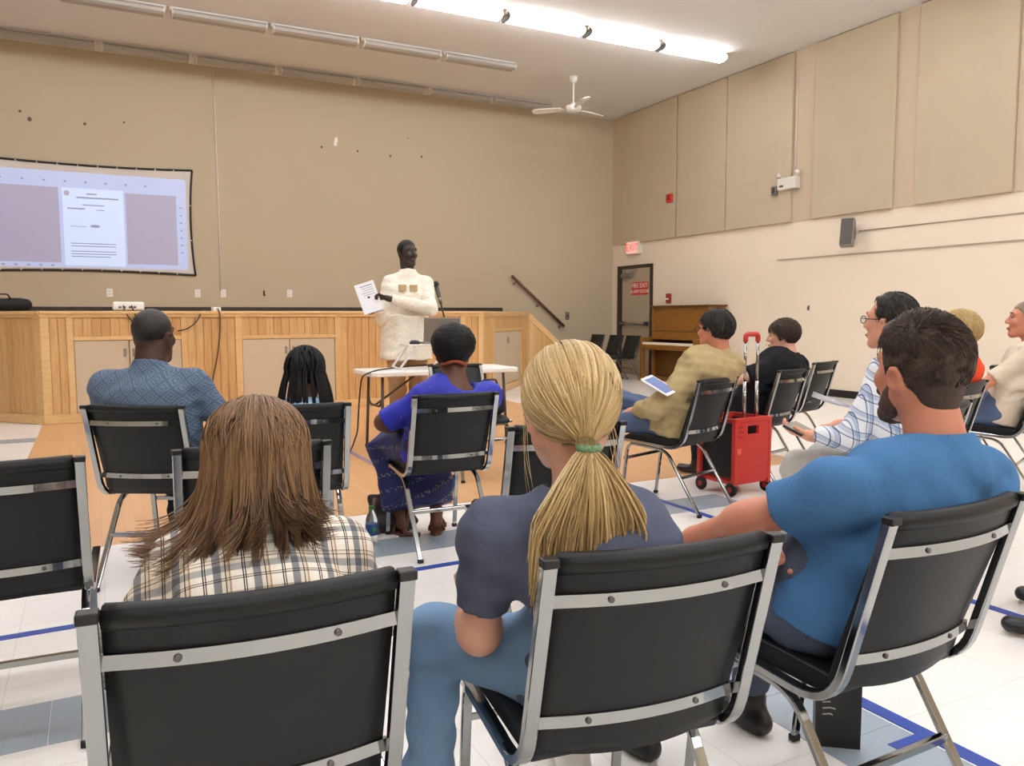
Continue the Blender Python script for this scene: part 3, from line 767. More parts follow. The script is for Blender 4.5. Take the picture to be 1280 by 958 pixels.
# ------------------------------------------------------------------ right wall: door, signs, devices
d = bpy.data.objects.new('door_1', None); link(d); struct(d, 'taupe fire exit door in a dark frame with closer and panic bar')
DY0, DY1, DT = 12.86, 13.92, 2.2
box('door_frame', (XR-.03, DY1-.02, 0), (XR+.01, DY1+.07, DT+.05), M_DARK, d); box('door_frame', (XR-.03, DY0-.05, 0), (XR+.01, DY0+.02, DT+.05), M_DARK, d); box('door_frame', (XR-.03, DY0+.02, DT-.02), (XR+.01, DY1-.02, DT+.05), M_DARK, d)
box('door_leaf', (XR-.02, DY0+.02, .01), (XR-.006, DY1-.02, DT-.02), plain('taupe_door', '#a99b86', .5, var=.03, scale=3), d)
box('dark_edge_strip', (XR-.021, DY1-.1, .01), (XR-.02, DY1-.02, DT-.02), M_DARK, d)  # thin dark strip that widens the frame along the leaf's far edge
c = box('door_closer', (XR-.09, 13.45, 2.0), (XR-.02, 13.8, 2.08), M_GREYM, d, .01); MB().tube(fillet([(XR-.06, 13.7, 2.08), (XR-.2, 13.5, 2.12), (XR-.04, 13.3, 2.16)], .03), .012, 6).build('closer_arm', M_GREYM, c, True)
bar = MB().tube([(XR-.1, DY0+.1, 1.06), (XR-.1, DY1-.15, 1.06)], .025, 10).build('panic_bar', M_GREYM, d, True)
for yy in (DY0+.1, DY1-.15): box('bar_mount', (XR-.11, yy-.04, 1.02), (XR-.02, yy+.04, 1.1), M_DKGREY, bar, .006)
t = thing('door_sign', 'red fire exit sign with white lettering on the taupe door', 'sign', (XR-.02, 13.22, 1.77))
box('sign_plate', (-.006, -.28, -.13), (0, .28, .13), plain('sign_red', '#c2342c', .4), t, .002)
text('sign_lettering', 'FIRE EXIT', .13, M_WHITE, t, (-.0072, 0, .055), (math.pi/2, 0, -math.pi/2)); text('sign_lettering', 'ALARM DOOR', .095, M_WHITE, t, (-.0072, 0, -.06), (math.pi/2, 0, -math.pi/2))
p = atx(795, 310, XR)
t = thing('exit_sign', 'lit red exit sign box above the fire door', 'sign', (XR, p[1], p[2]))
box('sign_box', (-.1, -.2, -.13), (0, .2, .13), M_OFFW, t, .008); box('lit_face', (-.104, -.17, -.11), (-.098, .17, .11), emis('exit_face', '#ff9a90', .8, '#f0a098'), t)
text('exit_lettering', 'EXIT', .2, M_EXIT, t, (-.106, 0, 0), (math.pi/2, 0, -math.pi/2))
p = atx(838, 248, XR-.06); t = thing('fire_alarm', 'small red fire alarm horn on the acoustic panel', 'alarm', (XR-.06, p[1], p[2]))
box('alarm_body', (-.05, -.08, -.08), (0, .08, .08), M_RED, t, .012); MB().lathe([(.045, 0), (.05, .01), (.03, .018)], 14, Matrix.Translation((-.05, .0, .02)) @ Matrix.Rotation(-math.pi/2, 4, 'Y')).build('strobe', M_REDDK, t, True)
for nm, x, y, lab in (('pull_station', 837, 373, 'dark red pull station on the cream wall above the piano'),):
    p = atx(x, y, XR); t = thing(nm, lab, 'alarm', (XR, p[1], p[2])); box('station_body', (-.05, -.06, -.09), (0, .06, .09), M_REDDK, t, .01); box('pull_handle', (-.07, -.035, -.03), (-.05, .035, .0), M_WHITE, t, .004)
p = atx(1011, 386, XR); t = thing('thermostat_hook', 'tiny metal hook on the bare cream wall', 'hook', (XR, p[1], p[2])); MB().tube(fillet([(0, 0, .03), (-.03, 0, .03), (-.03, 0, -.02)], .01), .008, 6).build('hook', M_GREYM, t, True); box('plate', (-.005, -.015, -.03), (0, .015, .05), M_GREYM, t)
M_RACE = plain('raceway_beige', '#a99c8a', .5)
# emergency light
p = atx(989, 229, XR-.012); t = thing('emergency_light', 'cream two-lamp emergency light box high on the wall', 'light', (XR-.012, p[1], p[2]))
box('battery_case', (-.11, -.19, -.1), (0, .19, .08), M_OFFW, t, .012); box('indicator', (-.113, .06, -.06), (-.108, .14, -.03), M_DKGREY, t)
for s in (-1, 1):
    hd = MB().lathe([(.02, 0), (.042, .035), (.042, .06)], 14, Matrix.Translation((-.05, s*.15+.02*s, .12)) @ Matrix.Rotation(s*-.9, 4, 'X') @ Matrix.Rotation(-.7, 4, 'Y')).build('lamp_head', M_OFFW, t, True)
    MB().tube([(-.05, s*.14, .07), (-.05, s*.155, .12)], .012, 8).build('stem', M_OFFW, hd, True)
p2 = atx(970, 239, XR-.06); t = thing('wall_junction', 'small grey junction box beside the emergency light', 'box', (XR-.06, p2[1], p2[2])); box('junction_body', (-.06, -.05, -.07), (0, .05, .07), M_GREYM, t, .008); box('junction_cover', (-.066, -.03, -.04), (-.06, .03, .04), M_DKGREY, t)
o = MB().tube([(XR-.022, p[1]-.09, p[2]+.14), (XR-.022, p[1]-.09, CEIL-.3)], .01, 6).build('wall_conduit', M_OFFW, None, True); tag(o, 'thin vertical conduit rising from the emergency light', 'conduit')
# loudspeaker
p = atx(1060, 292, XR-.2); t = thing('wall_loudspeaker', 'grey loudspeaker tilted on a wall bracket', 'speaker', (XR-.2, p[1], p[2]), 28)
Rm = Matrix.Rotation(math.radians(14), 4, 'Y')
box('cabinet', (-.1, -.09, -.2), (.04, .09, .2), M_GREYM, t, .012, Rm); box('grille', (-.107, -.08, -.19), (-.1, .08, .19), M_DKGREY, t, .003, Rm)
bk = MB().tube([(.03, 0, 0), (.17, -.02, .02)], .02, 8).build('bracket_arm', M_DKGREY, t, True); box('bracket_plate', (.14, -.07, -.06), (.17, .05, .09), M_DKGREY, bk, .004)
a, b = atx(1074, 289, XR), atx(1280, 268, XR)
o = MB().tube([(XR-.012, a[1], 2.43), (XR-.008, 3.0, 2.43)], .008, 6).build('wall_conduit', M_RACE, None, True); tag(o, 'upper grey conduit running along the cream wall from the loudspeaker', 'conduit')
o = box('wall_raceway', (XR-.015, 3.0, 2.1), (XR, 9.57, 2.12), M_RACE); tag(o, 'long thin raceway strip along the cream wall below the loudspeaker', 'raceway')

# ------------------------------------------------------------------ upright piano (back to the right wall)
t = thing('upright_piano', 'brown wooden upright piano standing against the cream wall', 'piano', (9.52, 11.47, 0), 90)
# local: x along the keyboard, +y towards the player's side is world -X
L = .76
for s in (-1, 1):
    box('side_panel', (s*L-.025, -.28, 0), (s*L+.025, .12, 1.38), M_PIANO, t, .006)
    box('key_arm', (s*L-.04, .12, .58), (s*L+.04, .4, .82), M_PIANO, t, .015)
    box('front_leg', (s*L-.04, .3, .05), (s*L+.04, .38, .58), M_PIANO, t, .01); box('toe_block', (s*L-.045, .0, 0), (s*L+.045, .42, .06), M_PIANO, t, .008)
box('lid', (-L-.05, -.3, 1.38), (L+.05, .16, 1.41), M_PIANOD, t, .006); box('back_frame', (-L, -.28, 0), (L, -.2, 1.38), M_PIANOD, t)
up = box('upper_panel', (-L+.025, .06, .92), (L-.025, .09, 1.38), M_PIANO, t, .004); box('music_ledge', (-L+.03, .09, .92), (L-.03, .16, .945), M_PIANOD, up, .004)
box('fallboard', (-L+.04, .14, .78), (L-.04, .17, .92), M_PIANO, t, .004); box('key_bed', (-L, .08, .6), (L, .38, .68), M_PIANO, t, .01)
box('lower_panel', (-L+.025, .04, .08), (L-.025, .07, .6), M_PIANOD, t, .004); box('bottom_board', (-L, -.2, 0.0), (L, .1, .08), M_PIANO, t)
kb = box('keyboard', (-L+.04, .17, .68), (L-.04, .355, .705), M_IVORY, t)
kw = (2*L-.09)/52
me1 = MB().box((.0006, .2, .69), (kw-.0006, .385, .732)).mesh('white_key', M_IVORY); me2 = MB().box((-.006, .2, .732), (.006, .3, .746)).mesh('black_key', M_BLACK)
for i in range(52):
    o = bpy.data.objects.new('white_key', me1); link(o, kb); o.location = (-L+.045+i*kw, 0, 0)
    if i % 7 in (0, 2, 3, 5, 6) and i < 51: o = bpy.data.objects.new('black_key', me2); link(o, kb); o.location = (-L+.045+(i+1)*kw, 0, 0)
box('key_slip', (-L+.04, .36, .64), (L-.04, .395, .688), M_PIANO, t)
for sx in (-.06, .0, .06): MB().tube([(sx, .06, .09), (sx, .2, .07)], .012, 6).build('pedal', M_GREYM, t, True)

# ------------------------------------------------------------------ stacking chair
def make_chair():
    t = thing('stacking_chair', '', 'chair', group='black vinyl stacking chairs')
    def yb(z): return -.30+(.835-z)*.115/.335 if z > .5 else -.185+(.5-z)*.25     # back line
    for s in (-1, 1):
        po = MB().tube(fillet([(s*.218, -.30, .835), (s*.218, -.182, .405), (s*.218, .25, .43)], .1, 7), 0, prof=(.02, .026), up=(1, 0, 0)).build('back_post', M_CHROME, t, False, .003)
        box('end_cap', (s*.218-.0145, -.313, .826), (s*.218+.0145, -.286, .842), M_BLACK, po, .003)
        lg = MB().tube(fillet([(s*.2, .285, .012), (s*.2, .235, .405), (s*.2, -.06, .385), (s*.2, -.30, .012)], .06, 6), 0, prof=(.014, .024), up=(1, 0, 0)).build('leg', M_CHROME, t, False, .003)
        for yy in (.286, -.303): box('foot_cap', (s*.2-.014, yy-.011, 0), (s*.2+.014, yy+.011, .02), M_RUBBER, lg, .003)
    b = MB(); nx, nz = 13, 15; H2 = .203
    zs = [.425+.415*i/(nz-1) for i in range(nz)]
    def bow(x): return -.03*(1-(x/H2)**2)
    for side in (0, 1):
        for iz, z in enumerate(zs):
            for ix in range(nx):
                x = -H2+2*H2*ix/(nx-1); zz = z
                if iz == 0: zz = z+.02*(abs(x)/H2)**2
                edge = min(1, (nz-1-iz)/1.5, iz/1.0+.3); th = (.018+.02*min(1, (1-abs(x)/H2)*4+.2))*(.35+.65*edge)
                y = yb(zz)+bow(x)+(th if side else .004*(1-edge)); b.v.append((x, y, zz))
    S = nx*nz
    for side in (0, 1):
        for iz in range(nz-1):
            for ix in range(nx-1):
                a = side*S+iz*nx+ix; b.f.append((a, a+1, a+nx+1, a+nx))
    ring = [ix for ix in range(nx)]+[iz*nx+nx-1 for iz in range(1, nz)]+[(nz-1)*nx+ix for ix in range(nx-2, -1, -1)]+[iz*nx for iz in range(nz-2, 0, -1)]
    for k in range(len(ring)): a, c = ring[k], ring[(k+1) % len(ring)]; b.f.append((a, c, c+S, a+S))
    b.build('back_pad', M_VINYL, t, True)
    rl = MB().tube([(x, yb(.822)+bow(x)+.012, .826) for x in [(-H2+.004)+2*(H2-.004)*i/12 for i in range(13)]], .019, 10).build('top_roll', M_VINYL, t, True)
    for z in (.762, .512):
        br = MB(); N = 16
        for i in range(N+1):
            x = -.208+.416*i/N; y = yb(z)+min(bow(x), -.0)-.004
            for dy, dz in ((0, -.0125), (-.006, -.011), (-.006, .011), (0, .0125)): br.v.append((x, y+dy, z+dz))
        for i in range(N):
            for j in range(4): a = i*4+j; c = i*4+(j+1) % 4; br.f.append((a, c, c+4, a+4))
        br.f.append((0, 1, 2, 3)); br.f.append((N*4+3, N*4+2, N*4+1, N*4))
        bo = br.build('back_bar', M_CHROME, t)
        for x in (-.11, .11): MB().lathe([(.006, 0), (.0055, .003), (.002, .004)], 12, Matrix.Translation((x, yb(z)+bow(x)-.010, z)) @ Matrix.Rotation(math.pi/2, 4, 'X')).build('screw', M_STEEL, bo, True)
    s = MB(); n = 9
    prof = [(-.17, .435), (-.165, .462), (-.05, .468), (.12, .474), (.22, .47), (.262, .452), (.272, .43), (.26, .418), (-.16, .415)]
    s.prism(prof, 0, -.2, .2); s.build('seat', M_VINYL, t, False, .012, 3)
    for yy, z in ((-.163, .225), (.262, .3)):
        MB().tube([(-.2, yy, z), (.2, yy, z)], 0, prof=(.018, .02)).build('cross_bar', M_CHROME, t, False, .003)
    MB().tube([(-.215, .2, .405), (.215, .2, .405)], .009, 8).build('seat_rail', M_CHROME, t, True)
    return t
chair_proto = [make_chair(), False]
CH = {}
def chair(key, bx, by, rot, label):
    r = math.radians(rot); fx, fy = -math.sin(r), math.cos(r)
    o = copy_tree(chair_proto[0]) if chair_proto[1] else chair_proto[0]; chair_proto[1] = True
    o.location = (bx+.3*fx, by+.3*fy, 0); o.rotation_euler = (0, 0, r); o['label'] = label; o['group'] = 'black vinyl stacking chairs'
    CH[key] = (bx+.3*fx, by+.3*fy, rot); return o
chair('A', .195, 1.155, -4, 'black stacking chair under the girl in brown plaid')
chair('B', .85, 1.055, -8, 'black stacking chair under the blonde ponytailed woman in jeans')
chair('C', 1.565, 1.005, 1, 'black stacking chair under the bearded man in blue tee')
chair('D', -.265, 2.53, -3, 'empty black chair with bare seat behind the man in diamond-print shirt')
chair('E', .14, 3.86, -30, 'black stacking chair under the bald man in diamond-print shirt')
chair('F', .42, 2.49, -4, 'empty black chair mostly hidden by the brown-haired girl')
chair('G', .79, 3.55, -8, 'black stacking chair under the girl with braids')
chair('H', 1.6, 3.66, -3, 'black stacking chair under the woman in royal blue dress')
chair('I', 1.5, 2.435, -8, 'empty black chair just ahead of the blonde ponytailed woman')
chair('J', 2.57, 5.9, 180, 'black chair with its back to the folding table, holding a black bag')
chair('K', 3.41, 3.77, 18, 'black stacking chair under the man in khaki shirt')
chair('L', 4.44, 4.13, 17, 'black stacking chair under the woman in black top')
chair('M', 5.37, 4.66, 18, 'empty black chair beyond the woman in black top')
chair('N', 4.51, 2.84, 18, 'black stacking chair under the person in orange')
chair('O', 5.66, 3.06, 20, 'black stacking chair under the man in beige tee')
chair('P', 6.25, 3.75, 20, 'empty black chair just past the man in beige tee')
chair('Q', 3.36, 2.2, 18, 'black stacking chair under the man in blue and white plaid')
for i, x in enumerate((748, 771, 792)):
    p = atx(x, 430, 9.14); chair('W%d' % i, 9.14, p[1], 90, ('black chair of the trio by the piano, next to the stage steps', 'middle black chair of the trio by the piano', 'black chair of the trio nearest to the piano keyboard')[i])

# ------------------------------------------------------------------ folding table and what stands on it
tb = thing('folding_table', 'white folding table with grey steel legs in front of the stage', 'table', (2.86, 7.0, 0), 0)
TZ = .74
MB().prism(fillet([(-.76, -.36, 0), (.76, -.36, 0), (.76, .36, 0), (-.76, .36, 0), (-.76, -.36, 0)], .05), 2, 0, 1) if 0 else None
pl = []
for cx_, cy_, a0 in ((.68, .25, 0), (-.68, .25, 90), (-.68, -.25, 180), (.68, -.25, 270)):
    for k in range(5): a = math.radians(a0+k*22.5); pl.append((cx_+.05*math.cos(a), cy_+.05*math.sin(a)))
MB().prism(pl, 2, TZ-.045, TZ).build('table_top', M_WHITE, tb, False, .01)
for s in (-1, 1):
    for q in (-1, 1):
        lg = MB().tube([(s*.6, q*.2, TZ-.045), (s*.62, q*.23, .01)], .014, 8).build('leg', M_DKGREY, tb, True); MB().lathe([(.018, 0), (.018, .03)], 10, Matrix.Translation((s*.62, q*.23, 0))).build('foot_cap', M_RUBBER, lg)
    MB().tube(fillet([(s*.607, -.21, .5), (s*.61, -.15, .42), (s*.61, .15, .42), (s*.607, .21, .5)], .08), .011, 8).build('leg_brace', M_DKGREY, tb, True)
    MB().tube([(s*.61, 0, .42), (s*.2, 0, TZ-.05)], .01, 8).build('folding_strut', M_DKGREY, tb, True)
rs = thing('laptop_stand', 'white folding lap desk raised on slanted legs on the table', 'stand', (2.82, 6.98, TZ), -4)
box('desk_top', (-.28, -.15, .215), (.3, .17, .23), M_OFFW, rs, .006)
for s in (-1, 1):
    MB().tube(fillet([(s*.2-.16, -.12, .012), (s*.2, -.12, .215), (s*.2, .14, .215), (s*.2-.16, .14, .012), (s*.2-.16, -.12, .012)], .03), .011, 8).build('leg', M_WHITE, rs, True)
lp = thing('laptop', 'open grey laptop on the raised lap desk', 'laptop', (2.88, 6.99, TZ+.23), 170)
box('laptop_base', (-.17, -.12, 0), (.17, .12, .018), M_LAPTOP, lp, .005); box('keyboard_area', (-.15, -.02, .018), (.15, .1, .0195), M_BLACK, lp)
Rl = Matrix.Translation((0, -.12, .015)) @ Matrix.Rotation(math.radians(-14 if 0 else 14), 4, 'X')
ls = box('laptop_lid', (-.17, -.006, 0), (.17, .004, .23), M_LAPTOP, lp, .005, Matrix.Translation((0, .115, .018)) @ Matrix.Rotation(math.radians(-12), 4, 'X'))
ms = thing('computer_mouse', 'black mouse on the lap desk beside the laptop', 'mouse', (2.62, 6.94, TZ+.23), 80)
s = Field((-.06, -.08, -.01), (.06, .08, .06), .004); s.ell((0, 0, .012), (.032, .052, .026), None, 0); s.ell((0, 0, -.05), (.2, .2, .05), None, 0, 'sub'); s.build('mouse_shell', M_BLACK, ms); MB().lathe([(.006, -.004), (.006, .004)], 10, Matrix.Translation((0, .03, .033)) @ Matrix.Rotation(math.pi/2, 4, 'Y')).build('scroll_wheel', M_DKGREY, ms)
# microphone on a stand
mc = thing('microphone_stand', 'black microphone on a slanted boom stand behind the table', 'microphone', (3.18, 7.62, 0))
mt = Vector(atd(544, 352, 8.15))-Vector((3.18, 7.62, 0)); mb_ = Vector(atd(557, 403, 8.15))-Vector((3.18, 7.62, 0))
dv = (mb_-mt).normalized()
MB().lathe([(.15, 0), (.15, .015), (.03, .03), (.012, .04)], 20).build('base', M_BLACK, mc, True); MB().lathe([(.011, .03), (.011, .9), (.015, .92)], 10).build('pole', M_BLACK, mc, True)
MB().tube([mt+dv*.22, mb_+dv*.1, (0, 0, .9)], .009, 8).build('boom', M_BLACK, mc, True)
hdm = MB().tube([mt+dv*.06, mt+dv*.24], [.024, .014], 12).build('microphone_body', M_DKGREY, mc, True); MB().ball(mt+dv*.03, .034, 14).build('microphone_grille', M_BLACK, hdm, True)
MB().tube([mt+dv*.17, mt+dv*.21], .021, 12).build('clip', M_GREYM, hdm, True)
cp = [tuple(Vector(atz(*q))) for q in ((548, 455, .745), (500, 459, .75), (470, 463, .752))]+[tuple(atz(452, 470, .72)), tuple(atz(449, 500, .5)), tuple(atz(447, 540, .2)), tuple(atz(440, 560, .01)), tuple(atz(430, 575, .01))]
o = MB().tube(fillet(cp, .08), .007, 6).build('laptop_cable', M_CABLE, None, True); tag(o, 'black cable running over the table end to the floor', 'cable')

# ------------------------------------------------------------------ floor items
ct = thing('rolling_cart', 'red folding crate cart with black sides and raised telescopic handle', 'cart', (3.95, 4.2, 0), 4)
# local: front panel faces -y
W2, D2, HB, HT = .165, .16, .1, .53
for y, nm in ((-D2, 'front_panel'), (D2, 'rear_panel')):
    b = MB(); hx, hz = .055, .45
    e0, e1 = (y-.012, y+.012)
    for lo, hi in (((-W2, HB), (W2, hz-.03)), ((-W2, hz+.03), (W2, HT)), ((-W2, hz-.03), (-hx, hz+.03)), ((hx, hz-.03), (W2, hz+.03))): b.box((lo[0], e0, lo[1]), (hi[0], e1, hi[1]))
    pn = b.build(nm, M_RED, ct)
    if y < 0:
        for k in range(3): box('vent_slot', (-W2+.02, e0-.002, .4+.035*k), (-W2+.07, e0, .412+.035*k), M_REDDK, pn)
        box('label_sticker', (-W2+.01, e0-.002, .29), (-W2+.05, e0, .33), plain('sticker', '#e66a50', .5), pn); box('rim', (-W2-.008, e0-.008, HT-.02), (W2+.008, e1+.008, HT+.005), M_RED, pn, .004)
for s in (-1, 1):
    box('side_panel', (s*(W2-.02)-.006, -D2+.012, HB+.02), (s*(W2-.02)+.006, D2-.012, HT-.03), M_MESHBLK, ct)
    for y in (-D2, D2): box('corner_post', (s*W2-.014, y-.016, .07), (s*W2+.014, y+.016, HT), M_RED, ct, .004)
    box('top_bar', (s*W2-.012, -D2, HT-.03), (s*W2+.012, D2, HT), M_REDDK, ct, .004)
box('floor_panel', (-W2, -D2, HB-.02), (W2, D2, HB), M_RED, ct)
for s in (-1, 1):
    for y in (-D2+.02, D2-.02):
        wl = MB().lathe([(.015, -.012), (.045, -.012), (.048, 0), (.045, .012), (.015, .012)], 16, Matrix.Translation((s*(W2+.005), y, .048)) @ Matrix.Rotation(math.pi/2, 4, 'Y')).build('wheel', M_RUBBER, ct, True)
        MB().lathe([(.001, -.014), (.02, -.014), (.02, .014), (.001, .014)], 12, Matrix.Translation((s*(W2+.005), y, .048)) @ Matrix.Rotation(math.pi/2, 4, 'Y')).build('hub', M_REDDK, wl)
hd = MB().tube(fillet([(-.06, -D2+.02, 1.05), (-.06, -D2+.02, 1.1), (.06, -D2+.02, 1.1), (.06, -D2+.02, 1.05)], .03), .017, 8).build('handle_grip', M_RED, ct, True)
for s in (-1, 1): MB().tube([(s*.06, -D2+.02, .5), (s*.06, -D2+.02, .78)], .0125, 10).build('handle_tube', M_CHROME, ct, True); MB().tube([(s*.06, -D2+.02, .78), (s*.06, -D2+.02, 1.06)], .0095, 10).build('handle_tube', M_CHROME, ct, True)

p = atz(465, 682); bt = thing('water_bottle', 'small clear water bottle with green cap and blue label', 'bottle', (p[0], p[1], 0))
MB().lathe([(.001, 0), (.03, .0), (.033, .01), (.033, .05), (.031, .06), (.033, .07), (.033, .13), (.028, .155), (.014, .185), (.013, .2)], 18).build('bottle_body', M_GLASS, bt, True)
MB().lathe([(.0335, .06), (.034, .062), (.034, .118), (.0335, .12)], 18).build('bottle_label', M_WATERL, bt, True); MB().lathe([(.001, .197), (.0145, .197), (.0145, .215), (.001, .217)], 14).build('bottle_cap', M_GREEN, bt, True)
MB().ball((.005, -.034, .092), (.014, .002, .014), 10).build('label_emblem', M_GREEN, bt, True)
p = atz(496, 662); hb = thing('handbag', 'dark slouchy handbag with brown leather straps on the floor', 'handbag', (p[0]-.03, p[1], 0), -20)
s = Field((-.25, -.2, -.03), (.25, .2, .35), .008); s.econe((0, 0, .05), (.0, .0, .2), (.15, .085), (.1, .03), (1, 0, 0), .02); s.ell((0, 0, -.2), (.5, .5, .2), None, 0, 'sub'); s.ripple(.006, 18, 2); s.build('bag_body', M_BAG, hb)
MB().tube(fillet([(-.09, -.05, .2), (-.1, -.12, .1), (-.07, -.13, .012)], .06), .014, 6).build('strap', M_LEATHER, hb, True); MB().tube(fillet([(.07, -.05, .22), (.1, -.12, .12), (.06, -.15, .012), (.16, -.17, .014)], .05), .014, 6).build('strap', M_LEATHER, hb, True)
p = atz(1062, 940); bk = thing('black_folder', 'black folder standing open on the floor under the bearded man\'s chair', 'folder', (p[0], p[1]+.03, 0), -38)
box('front_cover', (-.07, -.012, 0), (.05, -.006, .2), M_BLACK, bk, .002); box('back_cover', (-.07, .014, 0), (.05, .02, .2), M_BLACK, bk, .002, Matrix.Rotation(-.06, 4, 'Z')); box('pages', (-.066, -.005, .004), (.046, .008, .194), M_PAPER, bk); box('spine', (-.074, -.012, 0), (-.07, .024, .2), M_BLACK, bk)
for k in range(5): MB().tube([(-.055, -.0125, .17-.018*k), (-.035, -.0125, .173-.018*k), (-.02-.008*(k % 3), -.0125, .17-.018*k)], .0022, 4).build('chalk_mark', plain('chalk_%d' % k, '#b8bca8', .8), bk)
p = atd(612, 500, 6.1); bg = thing('shoulder_bag', 'black rounded bag on the chair with its back to the table', 'bag', (p[0], p[1], .475), 160)
s = Field((-.2, -.15, -.02), (.2, .15, .34), .008); s.econe((0, 0, .06), (0, 0, .17), (.125, .07), (.11, .06), (1, 0, 0), .03); s.ell((0, 0, -.2), (.5, .5, .2), None, 0, 'sub'); s.ripple(.002, 18, 6); s.build('bag_body', M_MESHBLK, bg)
MB().tube(fillet([(-.06, 0, .23), (-.05, 0, .27), (.05, 0, .27), (.06, 0, .23)], .03), .008, 6).build('strap', M_BLACK, bg, True)
tg = thing('tote_bag', 'dark blue tote bag on the empty chair beyond the woman in black', 'bag', (CH['M'][0]-.03, CH['M'][1]+.05, .475), 18)
s = Field((-.25, -.15, -.02), (.25, .15, .4), .01); s.econe((0, 0, .06), (0, 0, .22), (.15, .08), (.13, .03), (1, 0, 0), .03); s.ell((0, 0, -.2), (.5, .5, .2), None, 0, 'sub'); s.ripple(.005, 15, 3); s.build('bag_body', M_NAVY, tg)
MB().tube(fillet([(-.07, 0, .22), (-.06, 0, .34), (.06, 0, .34), (.07, 0, .22)], .05), .01, 6).build('strap', M_BLACK, tg, True)

# ------------------------------------------------------------------ people
def rotm(yaw=0, pitch=0, roll=0):
    return np.array(Matrix.Rotation(math.radians(yaw), 3, 'Z') @ Matrix.Rotation(math.radians(pitch), 3, 'X') @ Matrix.Rotation(math.radians(roll), 3, 'Y'))
A_ = lambda *p: np.array(p, float)
def unit(v): v = np.array(v, float); return v/np.linalg.norm(v)

def hand(F, wr, d, n, side, s=1.0, curl=(25, 28, 30, 34), thumb=.6, point=False, k=.008):
    wr = np.array(wr, float); d = unit(d); n = np.array(n, float); n = unit(n-d*(n@d)); t = np.cross(n, d)*(1 if side == 'L' else -1)
    F.econe(wr-.01*d, wr+.075*s*d, (.028*s, .02*s), (.04*s, .014*s), t, .02)
    for i, (o, L) in enumerate(((.03, .072), (.01, .08), (-.011, .075), (-.03, .058))):
        c = curl[i]
        if point and i == 0: c = 4
        if point and i > 0: c = 72
        p = wr+.078*s*d+t*o*s; a = math.radians(c*.6); r = .0088*s
        for j, q in enumerate((.45, .31, .24)):
            e = p+(d*math.cos(a)+n*math.sin(a))*L*q*s; F.cone(p, e, r, r*.92, k if j else .012); p = e; a += math.radians(c); r *= .92
    b = wr+.02*s*d+t*.026*s; m_ = b+unit(d*.75+t*.6+n*.25)*.045*s; e = m_+unit(d*.9+t*(.4-.5*thumb)+n*.3)*.032*s
    F.cone(b, m_, .0125*s, .0105*s, .015); F.cone(m_, e, .0105*s, .009*s, .006)

def head_prims(F, hc, R, s, nose=1.0, jaw=1.0):
    P = lambda x, y, z: hc+R @ (np.array([x, y, z])*s)
    F.ell(P(0, -.012, .036), A_(.075, .097, .086)*s, R, .02)
    F.ell(P(0, .03, -.018), A_(.062, .066, .086)*s, R, .03)
    for q in (-1, 1):
        F.cone(P(q*.05, .0, -.05), P(q*.022*jaw, .062, -.098), .026*s, .022*s, .03)
        F.ell(P(q*.036, .072, -.02), A_(.022, .02, .022)*s, R, .02)
    F.cone(P(-.036, .081, .032), P(.036, .081, .032), .012*s, .012*s, .02)
    F.ell(P(0, .078, -.1), A_(.022, .02, .02)*s, R, .02)
    for q in (-1, 1): F.ell(P(q*.031, .1, .01), A_(.017, .016, .012)*s, R, .012, 'sub')
    F.cone(P(0, .09, .018), P(0, .112*nose, -.018), .009*s, .012*s, .012)
    F.ell(P(0, .112*nose, -.024), A_(.012, .013, .010)*s, R, .008)
    for q in (-1, 1): F.ell(P(q*.012, .1, -.027), A_(.0085, .012, .0085)*s, R, .008)
    F.ell(P(0, .094, -.058), A_(.024, .013, .007)*s, R, .008); F.ell(P(0, .092, -.07), A_(.02, .014, .008)*s, R, .008)
    for q in (-1, 1):
        ER = R @ rotm(q*-22, 0, q*8) @ np.array(Matrix.Rotation(math.radians(-10), 3, 'X'))
        F.ell(P(q*.081, -.012, -.01), A_(.0095, .021, .034)*s, ER, .008); F.ell(P(q*.089, -.008, -.008), A_(.006, .011, .018)*s, ER, .006, 'sub')

def short_hair(F, hc, R, s, thick=.012, line=None, amp=.002, seed=1, widen=1.0, c=(0, -.012, .036)):
    line = line or ((-.13, -.075), (-.06, -.062), (-.03, -.03), (-.012, .01), (.012, .012), (.03, .012), (.04, .045), (.062, .066), (.1, .075))
    ys = [a*s for a, b in line]; zs = [b*s for a, b in line]; c = np.array(c)*s
    def keep(p): return np.interp(p[1]+c[1], ys, zs)-(p[2]+c[2])+0*p[0]
    F.ell(hc+R @ c, (A_(.075*widen, .097, .086)+thick)*s, R, 0.0, 'add', keep); F.ripple(amp, 130, seed)

def glasses(parent, hc, R, s, mat):
    g = MB(); P = lambda x, y, z: tuple(hc+R @ (np.array([x, y, z])*s)); o = None
    for q in (-1, 1): g.tube([P(q*.034+.024*math.cos(a*.449), .108, .008+.017*math.sin(a*.449)) for a in range(15)], .0022, 5)
    g.tube([P(-.011, .109, .012), P(.011, .109, .012)], .002, 5)
    for q in (-1, 1): g.tube([P(q*.058, .107, .014), P(q*.077, .08, .014), P(q*.083, -.005, .012), P(q*.081, -.03, -.005)], .0022, 5)
    return g.build('glasses', mat, parent, True)

